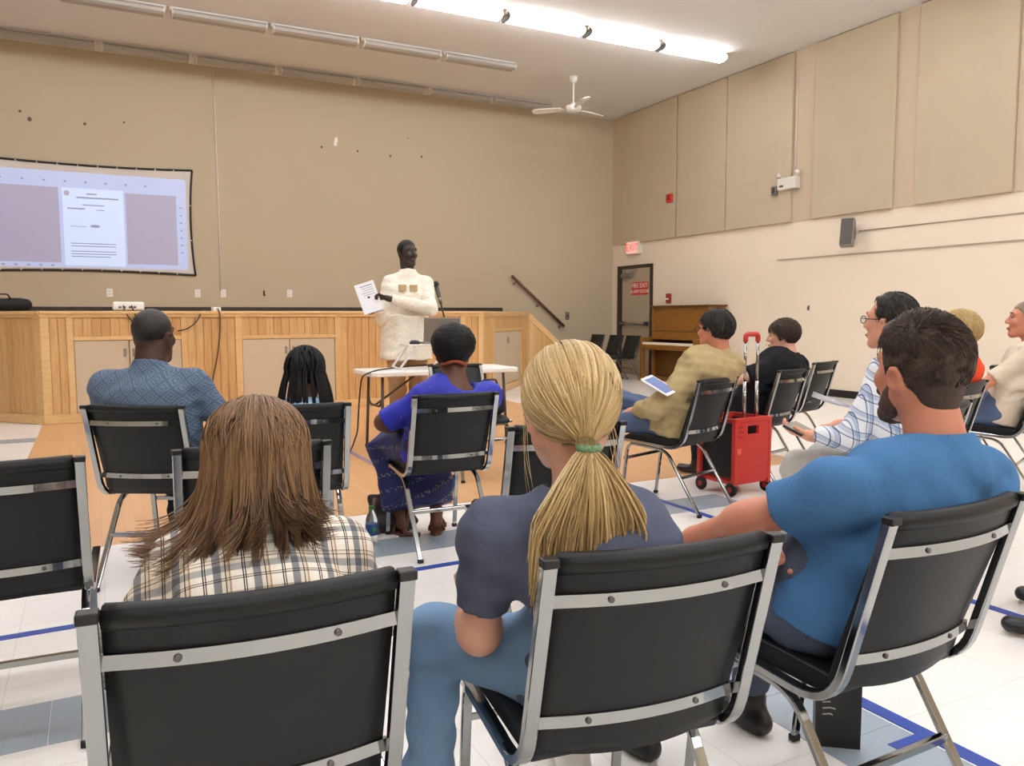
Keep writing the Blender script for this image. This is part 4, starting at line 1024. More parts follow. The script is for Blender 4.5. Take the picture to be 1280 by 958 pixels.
TORSO = {'m': ((.178, .13), (.163, .122), (.178, .122), (.15, .088)), 'f': ((.168, .128), (.135, .108), (.148, .112), (.128, .08))}
def person(label, loc, rot, J, h=.008, hs=1.0, sex='m', bulk=1.0, look=None, hyaw=0, hpitch=0, hroll=0, skin=S_LIGHT, eyes=True, lips=M_LIPS,
           shirt=M_TEEBLUE, sleeve=.75, neck_r=.072, collar=False, hem=-.06, fold=.005, pants=M_JEAND, shoe=M_BLACK, shirt_name='shirt', pants_name='trousers',
           skirt=None, hands=(), seed=1, nose=1.0, extra=None, loose=.012, neckk=.054, shirt_h=None, legs=True, seat=True, scoop=False, creases=7, pw=1.0):
    root = thing('person', label, 'person', (loc[0], loc[1], 0), rot)
    g = {k: np.array(v, float) if hasattr(v, '__len__') else v for k, v in J.items()}
    if look is not None:
        w_ = math.degrees(math.atan2(-(look[0]-loc[0]), look[1]-loc[1])); hyaw += w_-rot
        hyaw = (hyaw+180) % 360-180
    R = rotm(hyaw, hpitch, hroll)
    tw = math.radians(g['tw']); u = A_(math.cos(tw), math.sin(tw), 0); u2 = unit(A_(1, 0, 0)+u)
    S = g['nek']-A_(0, 0, g.get('drop', .075))+u*g.get('soff', 0.0); shL, shR = S-u*g['sw']+A_(0, 0, 0), S+u*g['sw']
    T = [(a*bulk, b*bulk) for a, b in TORSO[sex]]
    if seat:
        for kk, (q0, q1), ad in (('pel', T[0], .0), ('wai', T[1], .0), ('che', T[2], .0)):
            z = min(g[kk][2], .86); yb = -.30+(.835-z)*.343 if z > .5 else -.185
            g[kk][1] = max(g[kk][1], yb+.016+q1+loose+fold)
    pts = [v for k, v in g.items() if hasattr(v, '__len__')]
    lo = np.min(pts, 0)-.24; hi = np.max(pts, 0)+.24; lo[2] = max(lo[2], -.03)
    hip = [g['pel']+A_(-.095*bulk, .02, -.01), g['pel']+A_(.095*bulk, .02, -.01)]
    # body: one continuous surface
    F = Field(lo, hi, h)
    def torso(F, g_, k=.05):
        F.econe(g['pel'], g['wai'], (T[0][0]+g_, T[0][1]+g_), (T[1][0]+g_, T[1][1]+g_), (1, 0, 0), k)
        F.econe(g['wai'], g['che'], (T[1][0]+g_, T[1][1]+g_), (T[2][0]+g_, T[2][1]+g_), u2, k)
        F.econe(g['che'], S+A_(0, 0, -.02), (T[2][0]+g_, T[2][1]+g_), (T[3][0]+g_, T[3][1]+g_), u, k)
        for sh in (shL, shR):
            F.cone(g['nek']+A_(0, 0, -.04), sh+A_(0, 0, .0), .041*bulk+g_, .043*bulk+g_, .05); F.ell(sh-A_(0, 0, .012), .053*bulk+g_, None, .05)
    head_prims(F, g['hea'], R, hs, nose)
    F.cone(g['hea']+R @ (A_(0, -.026, -.055)*hs), g['nek']+A_(0, 0, -.02), neckk*hs, (neckk+.006)*bulk, .03)
    torso(F, -.022)
    for side, sh, el, wr in (('L', shL, g['elL'], g['wrL']), ('R', shR, g['elR'], g['wrR'])):
        F.cone(sh, el, .046*bulk, .038*bulk, .03); F.cone(el, wr, .04*bulk, .026, .025); F.ell(el+(wr-el)*.22, .041*bulk, None, .04)
    done = set()
    for hd in hands:
        hd = dict(hd); sd = hd.pop('side'); done.add(sd); hand(F, g['wr'+sd], side=sd, **hd)
    for sd in 'LR':
        if sd not in done: hand(F, g['wr'+sd], unit(g['wr'+sd]-g['el'+sd])+A_(0, .3, -.1), A_(0, 0, -1), sd, .95)
    if legs:
        for hp, kn, an in ((hip[0], g['knL'], g['anL']), (hip[1], g['knR'], g['anR'])):
            F.cone(hp, kn, .075*bulk, .052*bulk, .04); F.cone(kn, an, .05*bulk, .034, .03)
    for sd in 'LR':
        if sd+'toe' in g:
            an, to = g['an'+sd], g[sd+'toe']; f = unit(to-an*A_(1, 1, 0)-to*A_(0, 0, 1))
            F.cone(an-A_(0, 0, .06)-f*.03, to+A_(0, 0, .012), .03, .026, .02); F.cone(an, an-A_(0, 0, .05)-f*.03, .032, .03, .02)
    if extra: extra(F, g, R)
    body = F.build('body', skin, root)
    if eyes:
        for q in (-1, 1):
            c = g['hea']+R @ (A_(q*.031, .079, .01)*hs); e = MB().ball(c, .0112*hs, 12).build('eye', M_EYEW, body, True)
            c2 = g['hea']+R @ (A_(q*.031, .0866, .01)*hs); MB().ball(c2, .0055*hs, 8).build('iris', M_IRIS, e, True)
            MB().tube([g['hea']+R @ (A_(q*x, y, z)*hs) for x, y, z in ((.016, .094, .036), (.03, .095, .041), (.046, .085, .036))], .0035*hs, 5).build('eyebrow', H_DKBROWN, body, True)
        MB().tube([g['hea']+R @ (A_(x, y, z)*hs) for x, y, z in ((-.023, .093, -.063), (-.01, .104, -.062), (.0, .105, -.063), (.01, .104, -.062), (.023, .093, -.063))], [.002, .0055, .006, .0055, .002], 6).build('lips', lips, body, True)
    # shirt
    C = Field(lo, hi, shirt_h or h*1.1); torso(C, loose*.6)
    C.econe(g['pel']+A_(0, 0, hem), g['wai'], (T[0][0]+loose+.006, T[0][1]+loose+.006), (T[1][0]+loose, T[1][1]+loose), (1, 0, 0), .04, cut0=0.0)
    cr = np.random.RandomState(seed+3)
    for i in range(creases):
        z0 = g['wai'][2]+(g['che'][2]-g['wai'][2])*cr.uniform(-.5, 1.35); a0 = cr.uniform(190, 350); da = cr.uniform(35, 80)*cr.choice([-1, 1]); sl_ = cr.uniform(-.07, .07); pp = None
        for q in range(5):
            t = q/4; z = z0+sl_*t+.01*math.sin(t*3); f_ = np.clip((z-g['wai'][2])/(g['che'][2]-g['wai'][2]), 0, 1.2); c_ = g['wai']+(g['che']-g['wai'])*f_; a = math.radians(a0+da*t)
            rx, ry = T[1][0]+(T[2][0]-T[1][0])*f_+loose, T[1][1]+(T[2][1]-T[1][1])*f_+loose; p_ = A_(c_[0], c_[1], 0)+u2*rx*1.035*math.cos(a)+A_(-u2[1], u2[0], 0)*ry*1.035*math.sin(a)+A_(0, 0, z)
            if pp is not None: C.cone(pp, p_, .004+.006*math.sin(math.pi*(t-.125)), .004+.006*math.sin(math.pi*min(1, t)), .025, 'sub')
            pp = p_
    for sh, el, wr in ((shL, g['elL'], g['wrL']), (shR, g['elR'], g['wrR'])):
        if sleeve <= 1: C.cone(sh, el, .051*bulk+loose*.6, .046*bulk+loose, .04, cut1=sleeve)
        else:
            C.cone(sh, el, .056*bulk+loose*.6, .046*bulk+loose*.8, .045); C.cone(el, wr, .046*bulk+loose*.8, .034+loose*.6, .03, cut1=sleeve-1)
    if fold: C.ripple(fold*.55, 30, seed)
    nk = g['nek']; up = unit(g['hea']-nk)
    if collar:
        C.econe(nk-up*.02, nk+up*.035, (neck_r+.012, neck_r+.012), (neck_r+.004, neck_r+.004), u, .015, cut1=1.0); C.cone(nk, nk+up*.12, neck_r-.008, neck_r-.01, .004, 'sub')
    elif scoop: C.ell(nk+up*.012+A_(0, -.01, 0), A_(neck_r+.02, neck_r+.02, .075), None, .012, 'sub')
    else:
        C.econe(nk-up*.05, nk+up*.004, (neck_r+.016, neck_r+.016), (neck_r+.004, neck_r+.004), u, .03, cut1=1.0); C.cone(nk-up*.05, nk+up*.12, neck_r-.004, neck_r-.004, .003, 'sub')
    C.build(shirt_name, shirt, root)
    if pants is not None:
        D = Field(lo, hi, h*1.15); D.econe(g['pel']-A_(0, 0, .01), g['pel']+A_(0, 0, .08), (T[0][0]+.008, T[0][1]+.008), (T[0][0]-.004, T[0][1]-.004), (1, 0, 0), .03)
        for hp, kn, an in ((hip[0], g['knL'], g['anL']), (hip[1], g['knR'], g['anR'])):
            D.cone(hp, kn, .09*bulk*pw, .064*bulk*pw, .05); D.cone(kn, an, .063*bulk*pw, .05*pw, .03, cut1=.97)
        D.ripple(.0055, 26, seed+5); D.build(pants_name, pants, root)
    if skirt is not None:
        D = Field(lo, hi, h*1.15); kn = (g['knL']+g['knR'])/2; an = (g['anL']+g['anR'])/2
        D.econe(g['pel'], kn+A_(0, -.02, 0), (T[0][0]+.02, .125), (.225, .105), (1, 0, 0), .05); D.econe(kn, an+A_(0, -.03, .04), (.225, .105), (.21, .125), (1, 0, 0), .05, cut1=1.0)
        D.ripple(.006, 20, seed+5); D.build('skirt', skirt, root)
    if shoe is not None:
        for sd in 'LR':
            if sd+'toe' not in g: continue
            an, to = g['an'+sd], g[sd+'toe']; f = unit(to*A_(1, 1, 0)-an*A_(1, 1, 0)); n_ = A_(f[1], -f[0], 0)
            lo2 = np.minimum(an, to)-.12; lo2[2] = -.01; hi2 = np.maximum(an, to)+.12
            Z = Field(lo2, hi2, .006); hl = A_(an[0], an[1], .035)-f*.045; Z.econe(hl, to+A_(0, 0, .01), (.034, .034), (.042, .03), n_, .02); Z.econe(A_(an[0], an[1], .05), A_(an[0], an[1], .1), (.04, .045), (.042, .048), n_, .03)
            sl_, gg = Z.block(lo2, hi2); Z.f = np.maximum(Z.f, (0.002-gg[2])+0*gg[0]+0*gg[1]); Z.build('shoe', shoe, root)
    return root, body, g, R

def sit(ts=1.0, **o):
    z = lambda v: .47+(v-.47)*ts
    J = dict(pel=(0, -.09, z(.55)), wai=(0, -.125, z(.70)), che=(0, -.135, z(.88)), nek=(0, -.115, z(1.06)), hea=(0, -.075, z(1.06)+.135), sw=.165*ts, tw=0,
             elL=(-.24*ts, -.04, z(.74)), wrL=(-.12, .17, z(.62)), elR=(.24*ts, -.04, z(.74)), wrR=(.12, .17, z(.62)),
             knL=(-.13, .36, .5), knR=(.13, .36, .5), anL=(-.14, .4, .1), anR=(.14, .4, .1), Ltoe=(-.15, .54, .03), Rtoe=(.15, .54, .03))
    J.update(o); return J
SPK = (2.74, 7.5)
def local(ch, w_):
    x, y, r = CH[ch] if isinstance(ch, str) else ch; r = math.radians(r); dx, dy = w_[0]-x, w_[1]-y
    return A_(dx*math.cos(r)+dy*math.sin(r), -dx*math.sin(r)+dy*math.cos(r), w_[2])

def head_at(ch, x, y, ly):
    """along the sight line of the head, the place where it sits over the chair at depth ly"""
    a, b = local(ch, atd(x, y, 1.0)), local(ch, atd(x, y, 2.0)); return local(ch, atd(x, y, 1.0+(ly-a[1])/(b[1]-a[1])))
def scalp_dirs(n, rs, cond):
    out = []
    while len(out) < n:
        v = rs.normal(size=3); v /= np.linalg.norm(v)
        if cond(v): out.append(v)
    return np.array(out)
def slerp(a, b, t):
    om = math.acos(max(-1, min(1, float(a@b)))); 
    if om < 1e-4: return np.repeat(a[None], len(t), 0)
    return (np.sin((1-t)*om)[:, None]*a+np.sin(t*om)[:, None]*b)/math.sin(om)
HC = A_(0, -.012, .036); HR = A_(.075, .097, .086)

# --- girl with long brown hair in the plaid shirt (chair A)
hw = atd(322, 588, 1.52); hl = local('A', hw)
J = sit(.82, hea=hl, nek=(hl[0], hl[1]-.055, hl[2]-.1), che=(hl[0]*.6, hl[1]-.13, .72), wai=(.01, -.07, .6), pel=(0, -.05, .54), sw=.128, tw=-4, drop=.06,
        elL=(-.2, .1, .62), wrL=(-.08, .32, .58), elR=(.25, .1, .62), wrR=(.12, .32, .58))
root, body, g, R = person('girl with long loose brown hair in a white and grey plaid shirt', CH['A'][:2], CH['A'][2], J, h=.0065, hs=.98, sex='f', bulk=.92, hyaw=-8, hpitch=-8, skin=S_PALE,
    shirt=M_PLAIDB, sleeve=1.9, pants=M_JEANB, fold=.004, seed=3, loose=.016, collar=True, neck_r=.066)
rs = np.random.RandomState(5); s_ = .98
F = Field(g['hea']-.2, g['hea']+.2, .006); short_hair(F, g['hea'], R, s_, .016, ((-.13, -.1), (-.03, -.09), (-.0, -.06), (.02, .0), (.045, .05), (.07, .07), (.1, .08)), .001, 2); hb_ = F.build('hair', H_BROWN, root, .25)
paths = []; rad = []; tint = []
crown = A_(.0, .12, .99); 
NCL = 46
cls = [dict(c=-205+230*(j+.5)/NCL, L=rs.uniform(0, 1), f=rs.rand(), sw=rs.normal(), w=rs.rand()*6, t=rs.rand()) for j in range(NCL)]
for i in range(3600):
    ph = rs.uniform(-205, 25); c_ = math.radians(ph); lay = rs.rand(); cl = cls[min(NCL-1, max(0, int((ph+205)/230*NCL+rs.normal()*.35)))]
    a0 = unit(A_(math.cos(c_)*.04, rs.uniform(-.55, .55), .85))
    if math.sin(c_) > -.2: a0 = unit(A_(math.cos(c_)*.04, rs.uniform(0, .6), .8))
    tgt = unit(A_(math.cos(c_), math.sin(c_), rs.normal()*.05)); t = np.linspace(0, 1, 9); d_ = slerp(a0, tgt, t)
    off = (.008+.012*lay)+(.008*rs.rand()*np.sin(t*math.pi*.9)+.004*t)[:, None]; top = (HC+d_*(HR+off))*s_
    L = .155+.055*cl['L']+.03*rs.rand()-.03*(lay < .35)+(.03 if math.cos(c_) < -.2 else 0); flip = (.012+.1*cl['f']**1.3)*(.6+.4*rs.rand()); tt = np.linspace(0, 1, 10)[1:]
    outd = unit(A_(tgt[0], tgt[1], 0)); side = A_(-outd[1], outd[0], 0); conv = math.radians(cl['c']-ph)*.085
    lat = conv*.8*tt**1.3+cl['sw']*.022*tt**1.6+.01*np.sin(tt*4.5+cl['w'])*tt+rs.normal()*.002
    fall = top[-1]+outd*(.01*tt+flip*tt**2.3)[:, None]+side*lat[:, None]-A_(1, 0, 0)*(.02*tt**2)[:, None]-A_(0, 0, 1)*(L*(tt-.16*tt**4*(flip/.05)))[:, None]
    paths.append(np.concatenate([top, fall])); rad.append(.0011+.0007*rs.rand()); tint.append(np.clip(.1+.4*cl['t']+.25*rs.rand()+.25*(lay-.3), 0, 1))  # inner strands tinted darker: shade inside the hair put into the colour
paths = g['hea']+np.array(paths) @ R.T
# the loose ends lie on the shirt
sp_ = np.array([g['nek'][0], g['nek'][1]-.0, 0])
strands('hair_strands', paths, rad, H_BROWN, hb_, 3, tint)

# --- blonde woman with ponytail (chair B)
hw = atd(712, 515, 1.56); hl = local('B', hw)
kn = local('B', atd(545, 797, 1.72))
J = sit(.86, hea=hl, nek=(hl[0]+.005, hl[1]-.045, hl[2]-.145), che=(hl[0]*.5, -.13, .76), wai=(0, -.12, .63), pel=(0, -.07, .54), sw=.13, tw=-6, drop=.07, soff=-.04,
        elL=(-.25, -.02, .615), wrL=(-.19, .21, .63), elR=(.125, .06, .6), wrR=(.06, .28, .62), knL=(kn[0], kn[1], .545), anL=(kn[0]-.02, kn[1]+.03, .1), Ltoe=(kn[0]-.03, kn[1]+.16, .03))
root, body, g, R = person('blonde woman with a low ponytail in a slate blue tee and washed jeans', CH['B'][:2], CH['B'][2], J, h=.006, hs=1.0, sex='f', bulk=.97, look=SPK, hpitch=-2, skin=S_PALE,
    shirt=M_TEESLATE, sleeve=.72, pants=M_JEANL, fold=.0045, seed=11, loose=.011, shoe=M_WHITE, neckk=.047, creases=0, pants_name='jeans')
s_ = 1.0; rs = np.random.RandomState(8)
BL = ((-.13, -.07), (-.06, -.065), (-.02, -.04), (.0, .015), (.03, .03), (.05, .06), (.07, .075), (.1, .085))
F = Field(g['hea']-.2, g['hea']+.2, .006); short_hair(F, g['hea'], R, s_, .013, BL, .0008, 2); hb_ = F.build('hair', H_BLONDE, root, .35)
TIE = A_(.0, -.125, -.05); tdir = unit((TIE-HC)/HR); paths = []; rad = []; tint = []
by, bz = [q[0] for q in BL], [q[1] for q in BL]
n = 0
while n < 1300:
    v = unit(rs.normal(size=3)); q = HC+v*(HR+.012)
    if q[2] < np.interp(q[1], by, bz)-.005: continue
    if rs.rand() < .35: v = unit(v*A_(1, 1, 1)+A_(0, .7, .15)); q = HC+v*(HR+.012)
    if q[2] < np.interp(q[1], by, bz)-.005: continue
    t = np.linspace(0, 1, 14); d_ = slerp(v, tdir, t); off = (.0135+.004*rs.rand()+.004*np.sin(t*math.pi))[:, None]
    p = HC+d_*(HR+off); p = p*(1-(t**6)[:, None])+(TIE+A_(rs.normal()*.006, .0, rs.normal()*.006))*(t**6)[:, None]
    paths.append(p); rad.append(.0017+.0009*rs.rand()); tint.append(np.clip(.2+.55*rs.rand()+.2*math.sin(v[0]*40), 0, 1)); n += 1
for i in range(1300):
    t = np.linspace(0, 1, 14); a = rs.normal()*.5; fan = np.clip(rs.normal()*.5, -1, 1); L = .25+.05*rs.rand()-.05*abs(fan)+(.05 if fan < -.3 and rs.rand() < .4 else 0); r0 = .014*math.sqrt(rs.rand()); th = rs.rand()*6.28; dp = rs.rand()
    x = r0*math.cos(th)*(1-t)+fan*.098*np.minimum(1, (t*1.7)**.8)-.012*t+.004*np.sin(t*7+a*9)*t; y = r0*math.sin(th)-.006-.035*np.sin(np.minimum(t*2.4, 1.57))-.022*(dp-.5)*np.minimum(1, t*3)+.03*t**2; z = -L*t-.002
    paths.append(TIE+np.stack([x, y, z], 1)); rad.append(.0018+.001*rs.rand()); tint.append(np.clip(.3+.65*rs.rand()-.35*(dp > .7), 0, 1))
for i in range(10):
    t = np.linspace(0, 1, 14); q = rs.choice([-1, 1]); y0 = rs.uniform(-.05, .05)
    paths.append(np.stack([q*(.078+.012*np.sin(t*3)+.02*rs.rand()*t), y0-.03*t+.02*np.sin(t*4+i), .0-.2*t*(0.6+.5*rs.rand())], 1)); rad.append(.0006); tint.append(.8)
paths = g['hea']+np.array(paths) @ R.T
strands('hair_strands', paths, rad, H_BLONDE, hb_, 3, tint)
tp = [g['hea']+R @ (TIE+A_(.0185*math.cos(a), -.004+.0*a, .0185*math.sin(a))) for a in np.linspace(0, 2*math.pi, 25)]
MB().tube([Vector(g['hea']+R @ (TIE+A_(.019*math.cos(a), .017*math.sin(a)-.006, -.004+.0025*math.sin(9*a)))) for a in np.linspace(0, 2*math.pi, 40)], .0058, 7).build('hair_tie', plain('green_hair_tie', '#6f8f6a', .7, var=.3, scale=200), root, True)

# --- bearded man in the blue tee (chair C)
hw = atd(1151, 468, 1.86); hl = local('C', hw)
hand1 = local('C', atd(866, 672, 2.06)); el1 = local('C', atd(948, 648, 1.86))
J = sit(.98, hea=hl, nek=(hl[0]-.01, hl[1]-.055, hl[2]-.15), che=(hl[0]*.6, -.135, .80), wai=(.04, -.13, .66), pel=(0, -.07, .56), sw=.205, tw=-10, drop=.095, soff=-.075,
        elL=el1, wrL=hand1, elR=(.245, .08, .6), wrR=local('C', atd(1003, 694, 1.88)), knL=(-.22, .42, .54), anL=(-.24, .45, .1), Ltoe=(-.26, .6, .03), knR=(.16, .42, .53))
LN = ((-.13, -.098), (-.06, -.09), (-.035, -.05), (-.015, .02), (.0, .022), (.012, .0), (.03, -.002), (.038, .05), (.06, .072), (.1, .08))
root, body, g, R = person('bearded man with short dark hair in a bright blue tee', CH['C'][:2], CH['C'][2], J, h=.006, hs=1.03, sex='m', bulk=1.06, look=SPK, hpitch=3, skin=S_RUDDY,
    shirt=M_TEEBLUE, sleeve=.66, pants=M_JEAND, fold=.006, seed=21, loose=.016, hands=[dict(side='L', d=unit(hand1-el1)+A_(-.1, .3, -.35), n=(0.1, -.1, -1), curl=(18, 22, 26, 30))], neck_r=.072, neckk=.057, pants_name='jeans')
F = Field(g['hea']-.22, g['hea']+.22, .005); short_hair(F, g['hea'], R, 1.03, .011, LN, .0016, 2)
F.ell(g['hea']+R @ A_(0, .03, .098), (.058, .075, .034), R, .03)
F.ell(g['hea']+R @ A_(0, -.058, -.05), (.05, .04, .045), R, .03); hb_ = F.build('hair', H_DKBROWN, root, .3)
rs = np.random.RandomState(4); paths = []; rad = []; tint = []; n = 0; ly, lz = [q[0] for q in LN], [q[1] for q in LN]
while n < 5200:
    v = unit(rs.normal(size=3)); q = HC+v*(HR+.014)
    if q[2] < np.interp(q[1], ly, lz): continue
    top = max(0, v[2]-.25)/.75; fl = unit(A_(.55, .25, 0)*top*1.3+A_(0, -.35, -.8)*(1-top)); tg_ = unit(v+fl*(.18+.26*top)+rs.normal(size=3)*.05); t = np.linspace(0, 1, 6)
    d_ = slerp(v, tg_, t); lift = .012*top; p = HC+d_*(HR+(.008+.004*rs.rand()+(lift*.7+.005*rs.rand()*top)*np.sin(t*2.2)+.012*top*max(0, v[1]+.6))[:, None])
    paths.append(p*1.03); rad.append(.0007+.0004*rs.rand()); tint.append(rs.rand()*(.5+.5*top)); n += 1
strands('hair_strands', g['hea']+np.array(paths) @ R.T, rad, H_DKBROWN, hb_, 3, tint)
def tufts(hb_, g, R, s, line, thick, n, mat, seed, ln=.3, widen=1.0):
    rs = np.random.RandomState(seed); P_ = []; rad = []; ti = []; ly, lz = [q[0] for q in line], [q[1] for q in line]; hr = HR*A_(widen, 1, 1)
    while len(P_) < n:
        v = unit(rs.normal(size=3)); q = HC+v*(hr+thick)
        if q[2] < np.interp(q[1], ly, lz)+.004: continue
        top = max(0, v[2]-.2)/.8; fl = unit(A_(.35*np.sign(v[0]+.05), -.25, 0)*top+A_(v[0]*.2, -.2, -1)*(1-top)); t = np.linspace(0, 1, 6); d_ = slerp(v, unit(v+fl*ln+rs.normal(size=3)*.05), t)
        P_.append((HC+d_*(hr+(thick-.003+.006*rs.rand()+.004*np.sin(t*2.6))[:, None]))*s); rad.append(.0011+.0008*rs.rand()); ti.append(rs.rand())
    strands('hair_strands', g['hea']+np.array(P_) @ R.T, rad, mat, hb_, 3, ti)
STDL = ((-.13, -.075), (-.06, -.062), (-.03, -.03), (-.012, .01), (.012, .012), (.03, .012), (.04, .045), (.062, .066), (.1, .075))
def beard(root, g, R, s, mat, seed=1, low=.0):
    F = Field(g['hea']-.2, g['hea']+.2, .005); P = lambda x, y, z: g['hea']+R @ (np.array([x, y, z])*s); zz = -.035
    for q in (-1, 1):
        F.cone(P(q*.059, .018, -.03), P(q*.05, .02, -.068), .0125*s, .0235*s, .02); F.cone(P(q*.05, .02, -.066), P(q*.023, .063, -.098), .0245*s, .0245*s, .03)
    F.ell(P(0, .078, -.1), A_(.025, .0225, .0235)*s, R, .02)
    F.cone(P(-.03, .082, -.048), P(.03, .082, -.048), .012*s, .013*s, .015)
    F.ell(P(0, .1, -.064), A_(.022, .02, .009)*s, R, .004, 'sub'); F.ripple(.0012, 200, seed)
    return F.build('beard', mat, root, .5)
beard(root, g, R, 1.03, plain('beard_stubble', '#4f382c', .8, var=.25, scale=300, bump=.4, bscale=600))

# --- bald man in the diamond-print shirt (chair E)
hw = atd(192, 421, 3.72); hl = local('E', hw)
J = sit(1.0, hea=hl, nek=(hl[0], hl[1]-.045, hl[2]-.15), che=(hl[0]*.6, -.14, .84), sw=.19, tw=10, elR=(.31, -.02, .72), elL=(-.3, .0, .72))
root, body, g, R = person('bald man in a blue shirt with white diamond print', CH['E'][:2], CH['E'][2], J, h=.008, hs=1.04, bulk=1.1, look=SPK, skin=S_DARK, lips=M_LIPSD, shirt=M_DIAM, sleeve=1.3, collar=True, pants=M_DARKPANT, seed=31, neck_r=.074, neckk=.062)
F = Field(g['hea']-.2, g['hea']+.2, .007); short_hair(F, g['hea'], R, 1.04, .0025, ((-.13, -.05), (-.05, -.045), (-.02, .0), (.02, .01), (.04, .05), (.06, .07), (.1, .08)), .0003, 2); F.build('hair', plain('hair_stubble', '#1c1513', .55, bump=.2, bscale=700), root, .2)

# --- girl with braids (chair G)
hw = atd(382, 468, 3.76); hl = local('G', hw)
J = sit(.8, hea=hl, nek=(hl[0], hl[1]-.04, hl[2]-.13), che=(hl[0]*.5, -.13, .74), sw=.13, elL=(-.2, -.02, .66), elR=(.2, -.02, .66), knL=(-.1, .3, .48), knR=(.1, .3, .48), anL=(-.1, .34, .12), anR=(.1, .34, .12), Ltoe=(-.1, .46, .04), Rtoe=(.1, .46, .04))
root, body, g, R = person('girl with long black braids in a light blue top', CH['G'][:2], CH['G'][2], J, h=.008, hs=.95, sex='f', bulk=.9, look=SPK, skin=S_BROWN, lips=M_LIPSD, shirt=M_LTBLUE, sleeve=.7, pants=M_JEANB, shoe=M_REDDK, seed=41)
F = Field(g['hea']-.2, g['hea']+.2, .007); short_hair(F, g['hea'], R, .95, .012, ((-.13, -.09), (-.03, -.08), (.0, -.04), (.02, .0), (.045, .05), (.07, .07), (.1, .08)), .0015, 2); hb_ = F.build('hair', H_BLACK, root, .2)
rs = np.random.RandomState(6); paths = []; rad = []
for i in range(75):
    c_ = math.radians(rs.uniform(-200, 20)); a0 = unit(A_(rs.normal()*.2, rs.uniform(-.4, .5), .9)); tg_ = unit(A_(math.cos(c_), math.sin(c_), -.2)); t = np.linspace(0, 1, 9)
    top = (HC+slerp(a0, tg_, t)*(HR+.014+.008*rs.rand()))*.95; tt = np.linspace(0, 1, 12)[1:]; od = A_(tg_[0], tg_[1], 0); L = .17+.08*rs.rand()
    paths.append(np.concatenate([top, top[-1]+od*(.022*np.sin(tt*2)+.02*tt)[:, None]-A_(0, 0, 1)*(L*tt)[:, None]])); rad.append(.0052)
strands('braids', g['hea']+np.array(paths) @ R.T, rad, H_BLACK, hb_, 5)

# --- woman in royal blue dress (chair H)
hl = head_at('H', 566, 443, -.08)
J = sit(.93, hea=hl, nek=(hl[0], hl[1]-.04, hl[2]-.16), che=(hl[0]*.5-.02, -.14, .77), sw=.18, tw=2, soff=.01, drop=.06, elL=(-.3, -.02, .68), elR=(.26, -.02, .7), knL=(-.17, .32, .5), knR=(.07, .34, .5), anL=(-.13, .26, .12), anR=(.06, .2, .12), Ltoe=(-.13, .4, .03), Rtoe=(.12, .33, .03))
root, body, g, R = person('woman with a large black hair bun in a sparkling royal blue dress', CH['H'][:2], CH['H'][2], J, h=.008, hs=1.0, sex='f', bulk=1.12, look=SPK, skin=S_BROWN, lips=M_LIPSD, shirt=M_ROYAL, sleeve=.95, pants=None, skirt=M_SKIRT, shoe=None, seed=51, shirt_name='dress_top', neck_r=.082, scoop=True)
F = Field(g['hea']-.24, g['hea']+.26, .008); s_ = 1.0; short_hair(F, g['hea'], R, s_, .012, ((-.13, -.07), (-.05, -.06), (-.02, -.01), (.02, .0), (.04, .04), (.06, .06), (.1, .075)), .001, 2)
F.ell(g['hea']+R @ A_(0.0, -.035, .062), (.118, .12, .105), R, .03); F.ripple(.0022, 150, 9); hb_ = F.build('hair', H_BLACK, root, .2)
MB().tube([Vector(g['hea']+R @ A_(.07*math.sin(a), -.02-.088*math.cos(a), -.04+.01*math.cos(3*a))) for a in np.linspace(-1.2, 1.2, 14)], .009, 6).build('hair_band', plain('rust_band', '#9a4a24', .6, var=.3, scale=60), hb_, True)
for sd in 'LR':
    an, to = g['an'+sd], g[sd+'toe']; f = unit(A_(to[0]-an[0], to[1]-an[1], 0)); n_ = A_(f[1], -f[0], 0); b = MB(); c0 = A_(an[0], an[1], 0)-f*.06; c1 = A_(to[0], to[1], 0)+f*.02
    pl = [c0+n_*.03, c0-f*.02, c0-n_*.03, (c0+c1)/2-n_*.04, c1-n_*.045, c1+f*.03, c1+n_*.045, (c0+c1)/2+n_*.04]
    so = b.prism([(q[0], q[1]) for q in pl], 2, 0, .018).build('sandal', M_LEATHER, root, False, .003)
    for tq in (.3, .62): c_ = c0+(c1-c0)*tq; MB().tube([Vector(c_+n_*.042*math.cos(a)+A_(0, 0, .012+.055*math.sin(a))) for a in np.linspace(0, math.pi, 9)], .009, 6).build('sandal_strap', M_LEATHER, so, True)

# --- man in khaki shirt with glasses (chair K)
hl = head_at('K', 894, 414, -.17); hd_ = local('K', atd(812, 520, 4.95))
J = sit(1.06, hea=hl, nek=(hl[0]+.01, hl[1]-.03, hl[2]-.155), che=(hl[0]*.6, hl[1]+.0, .88), wai=(0, -.14, .68), pel=(0, -.04, .55), sw=.19, tw=6,
        elL=(-.28, -.02, .66), wrL=(-.14, .2, .62), elR=(.28, -.02, .7), wrR=(.1, .25, .64), knL=(-.14, .46, .53), anL=(-.12, .58, .12), Ltoe=(-.12, .73, .04), knR=(.02, .5, .66), anR=(-.26, .54, .58), Rtoe=(-.4, .58, .6))
root, body, g, R = person('man with dark greying hair and glasses in a khaki shirt and jeans', CH['K'][:2], CH['K'][2], J, h=.008, hs=1.04, bulk=1.08, look=(2.3, 8), hpitch=4, skin=S_RUDDY, shirt=M_KHAKI, sleeve=1.92, collar=True, pants=M_JEANB, seed=61, loose=.026, fold=.008, shoe=M_LEATHER if 0 else None, neckk=.06, pants_name='jeans', hands=[dict(side='L', d=(.5, 1, -.1), n=(.3, 0, -1), curl=(40, 44, 48, 52))])
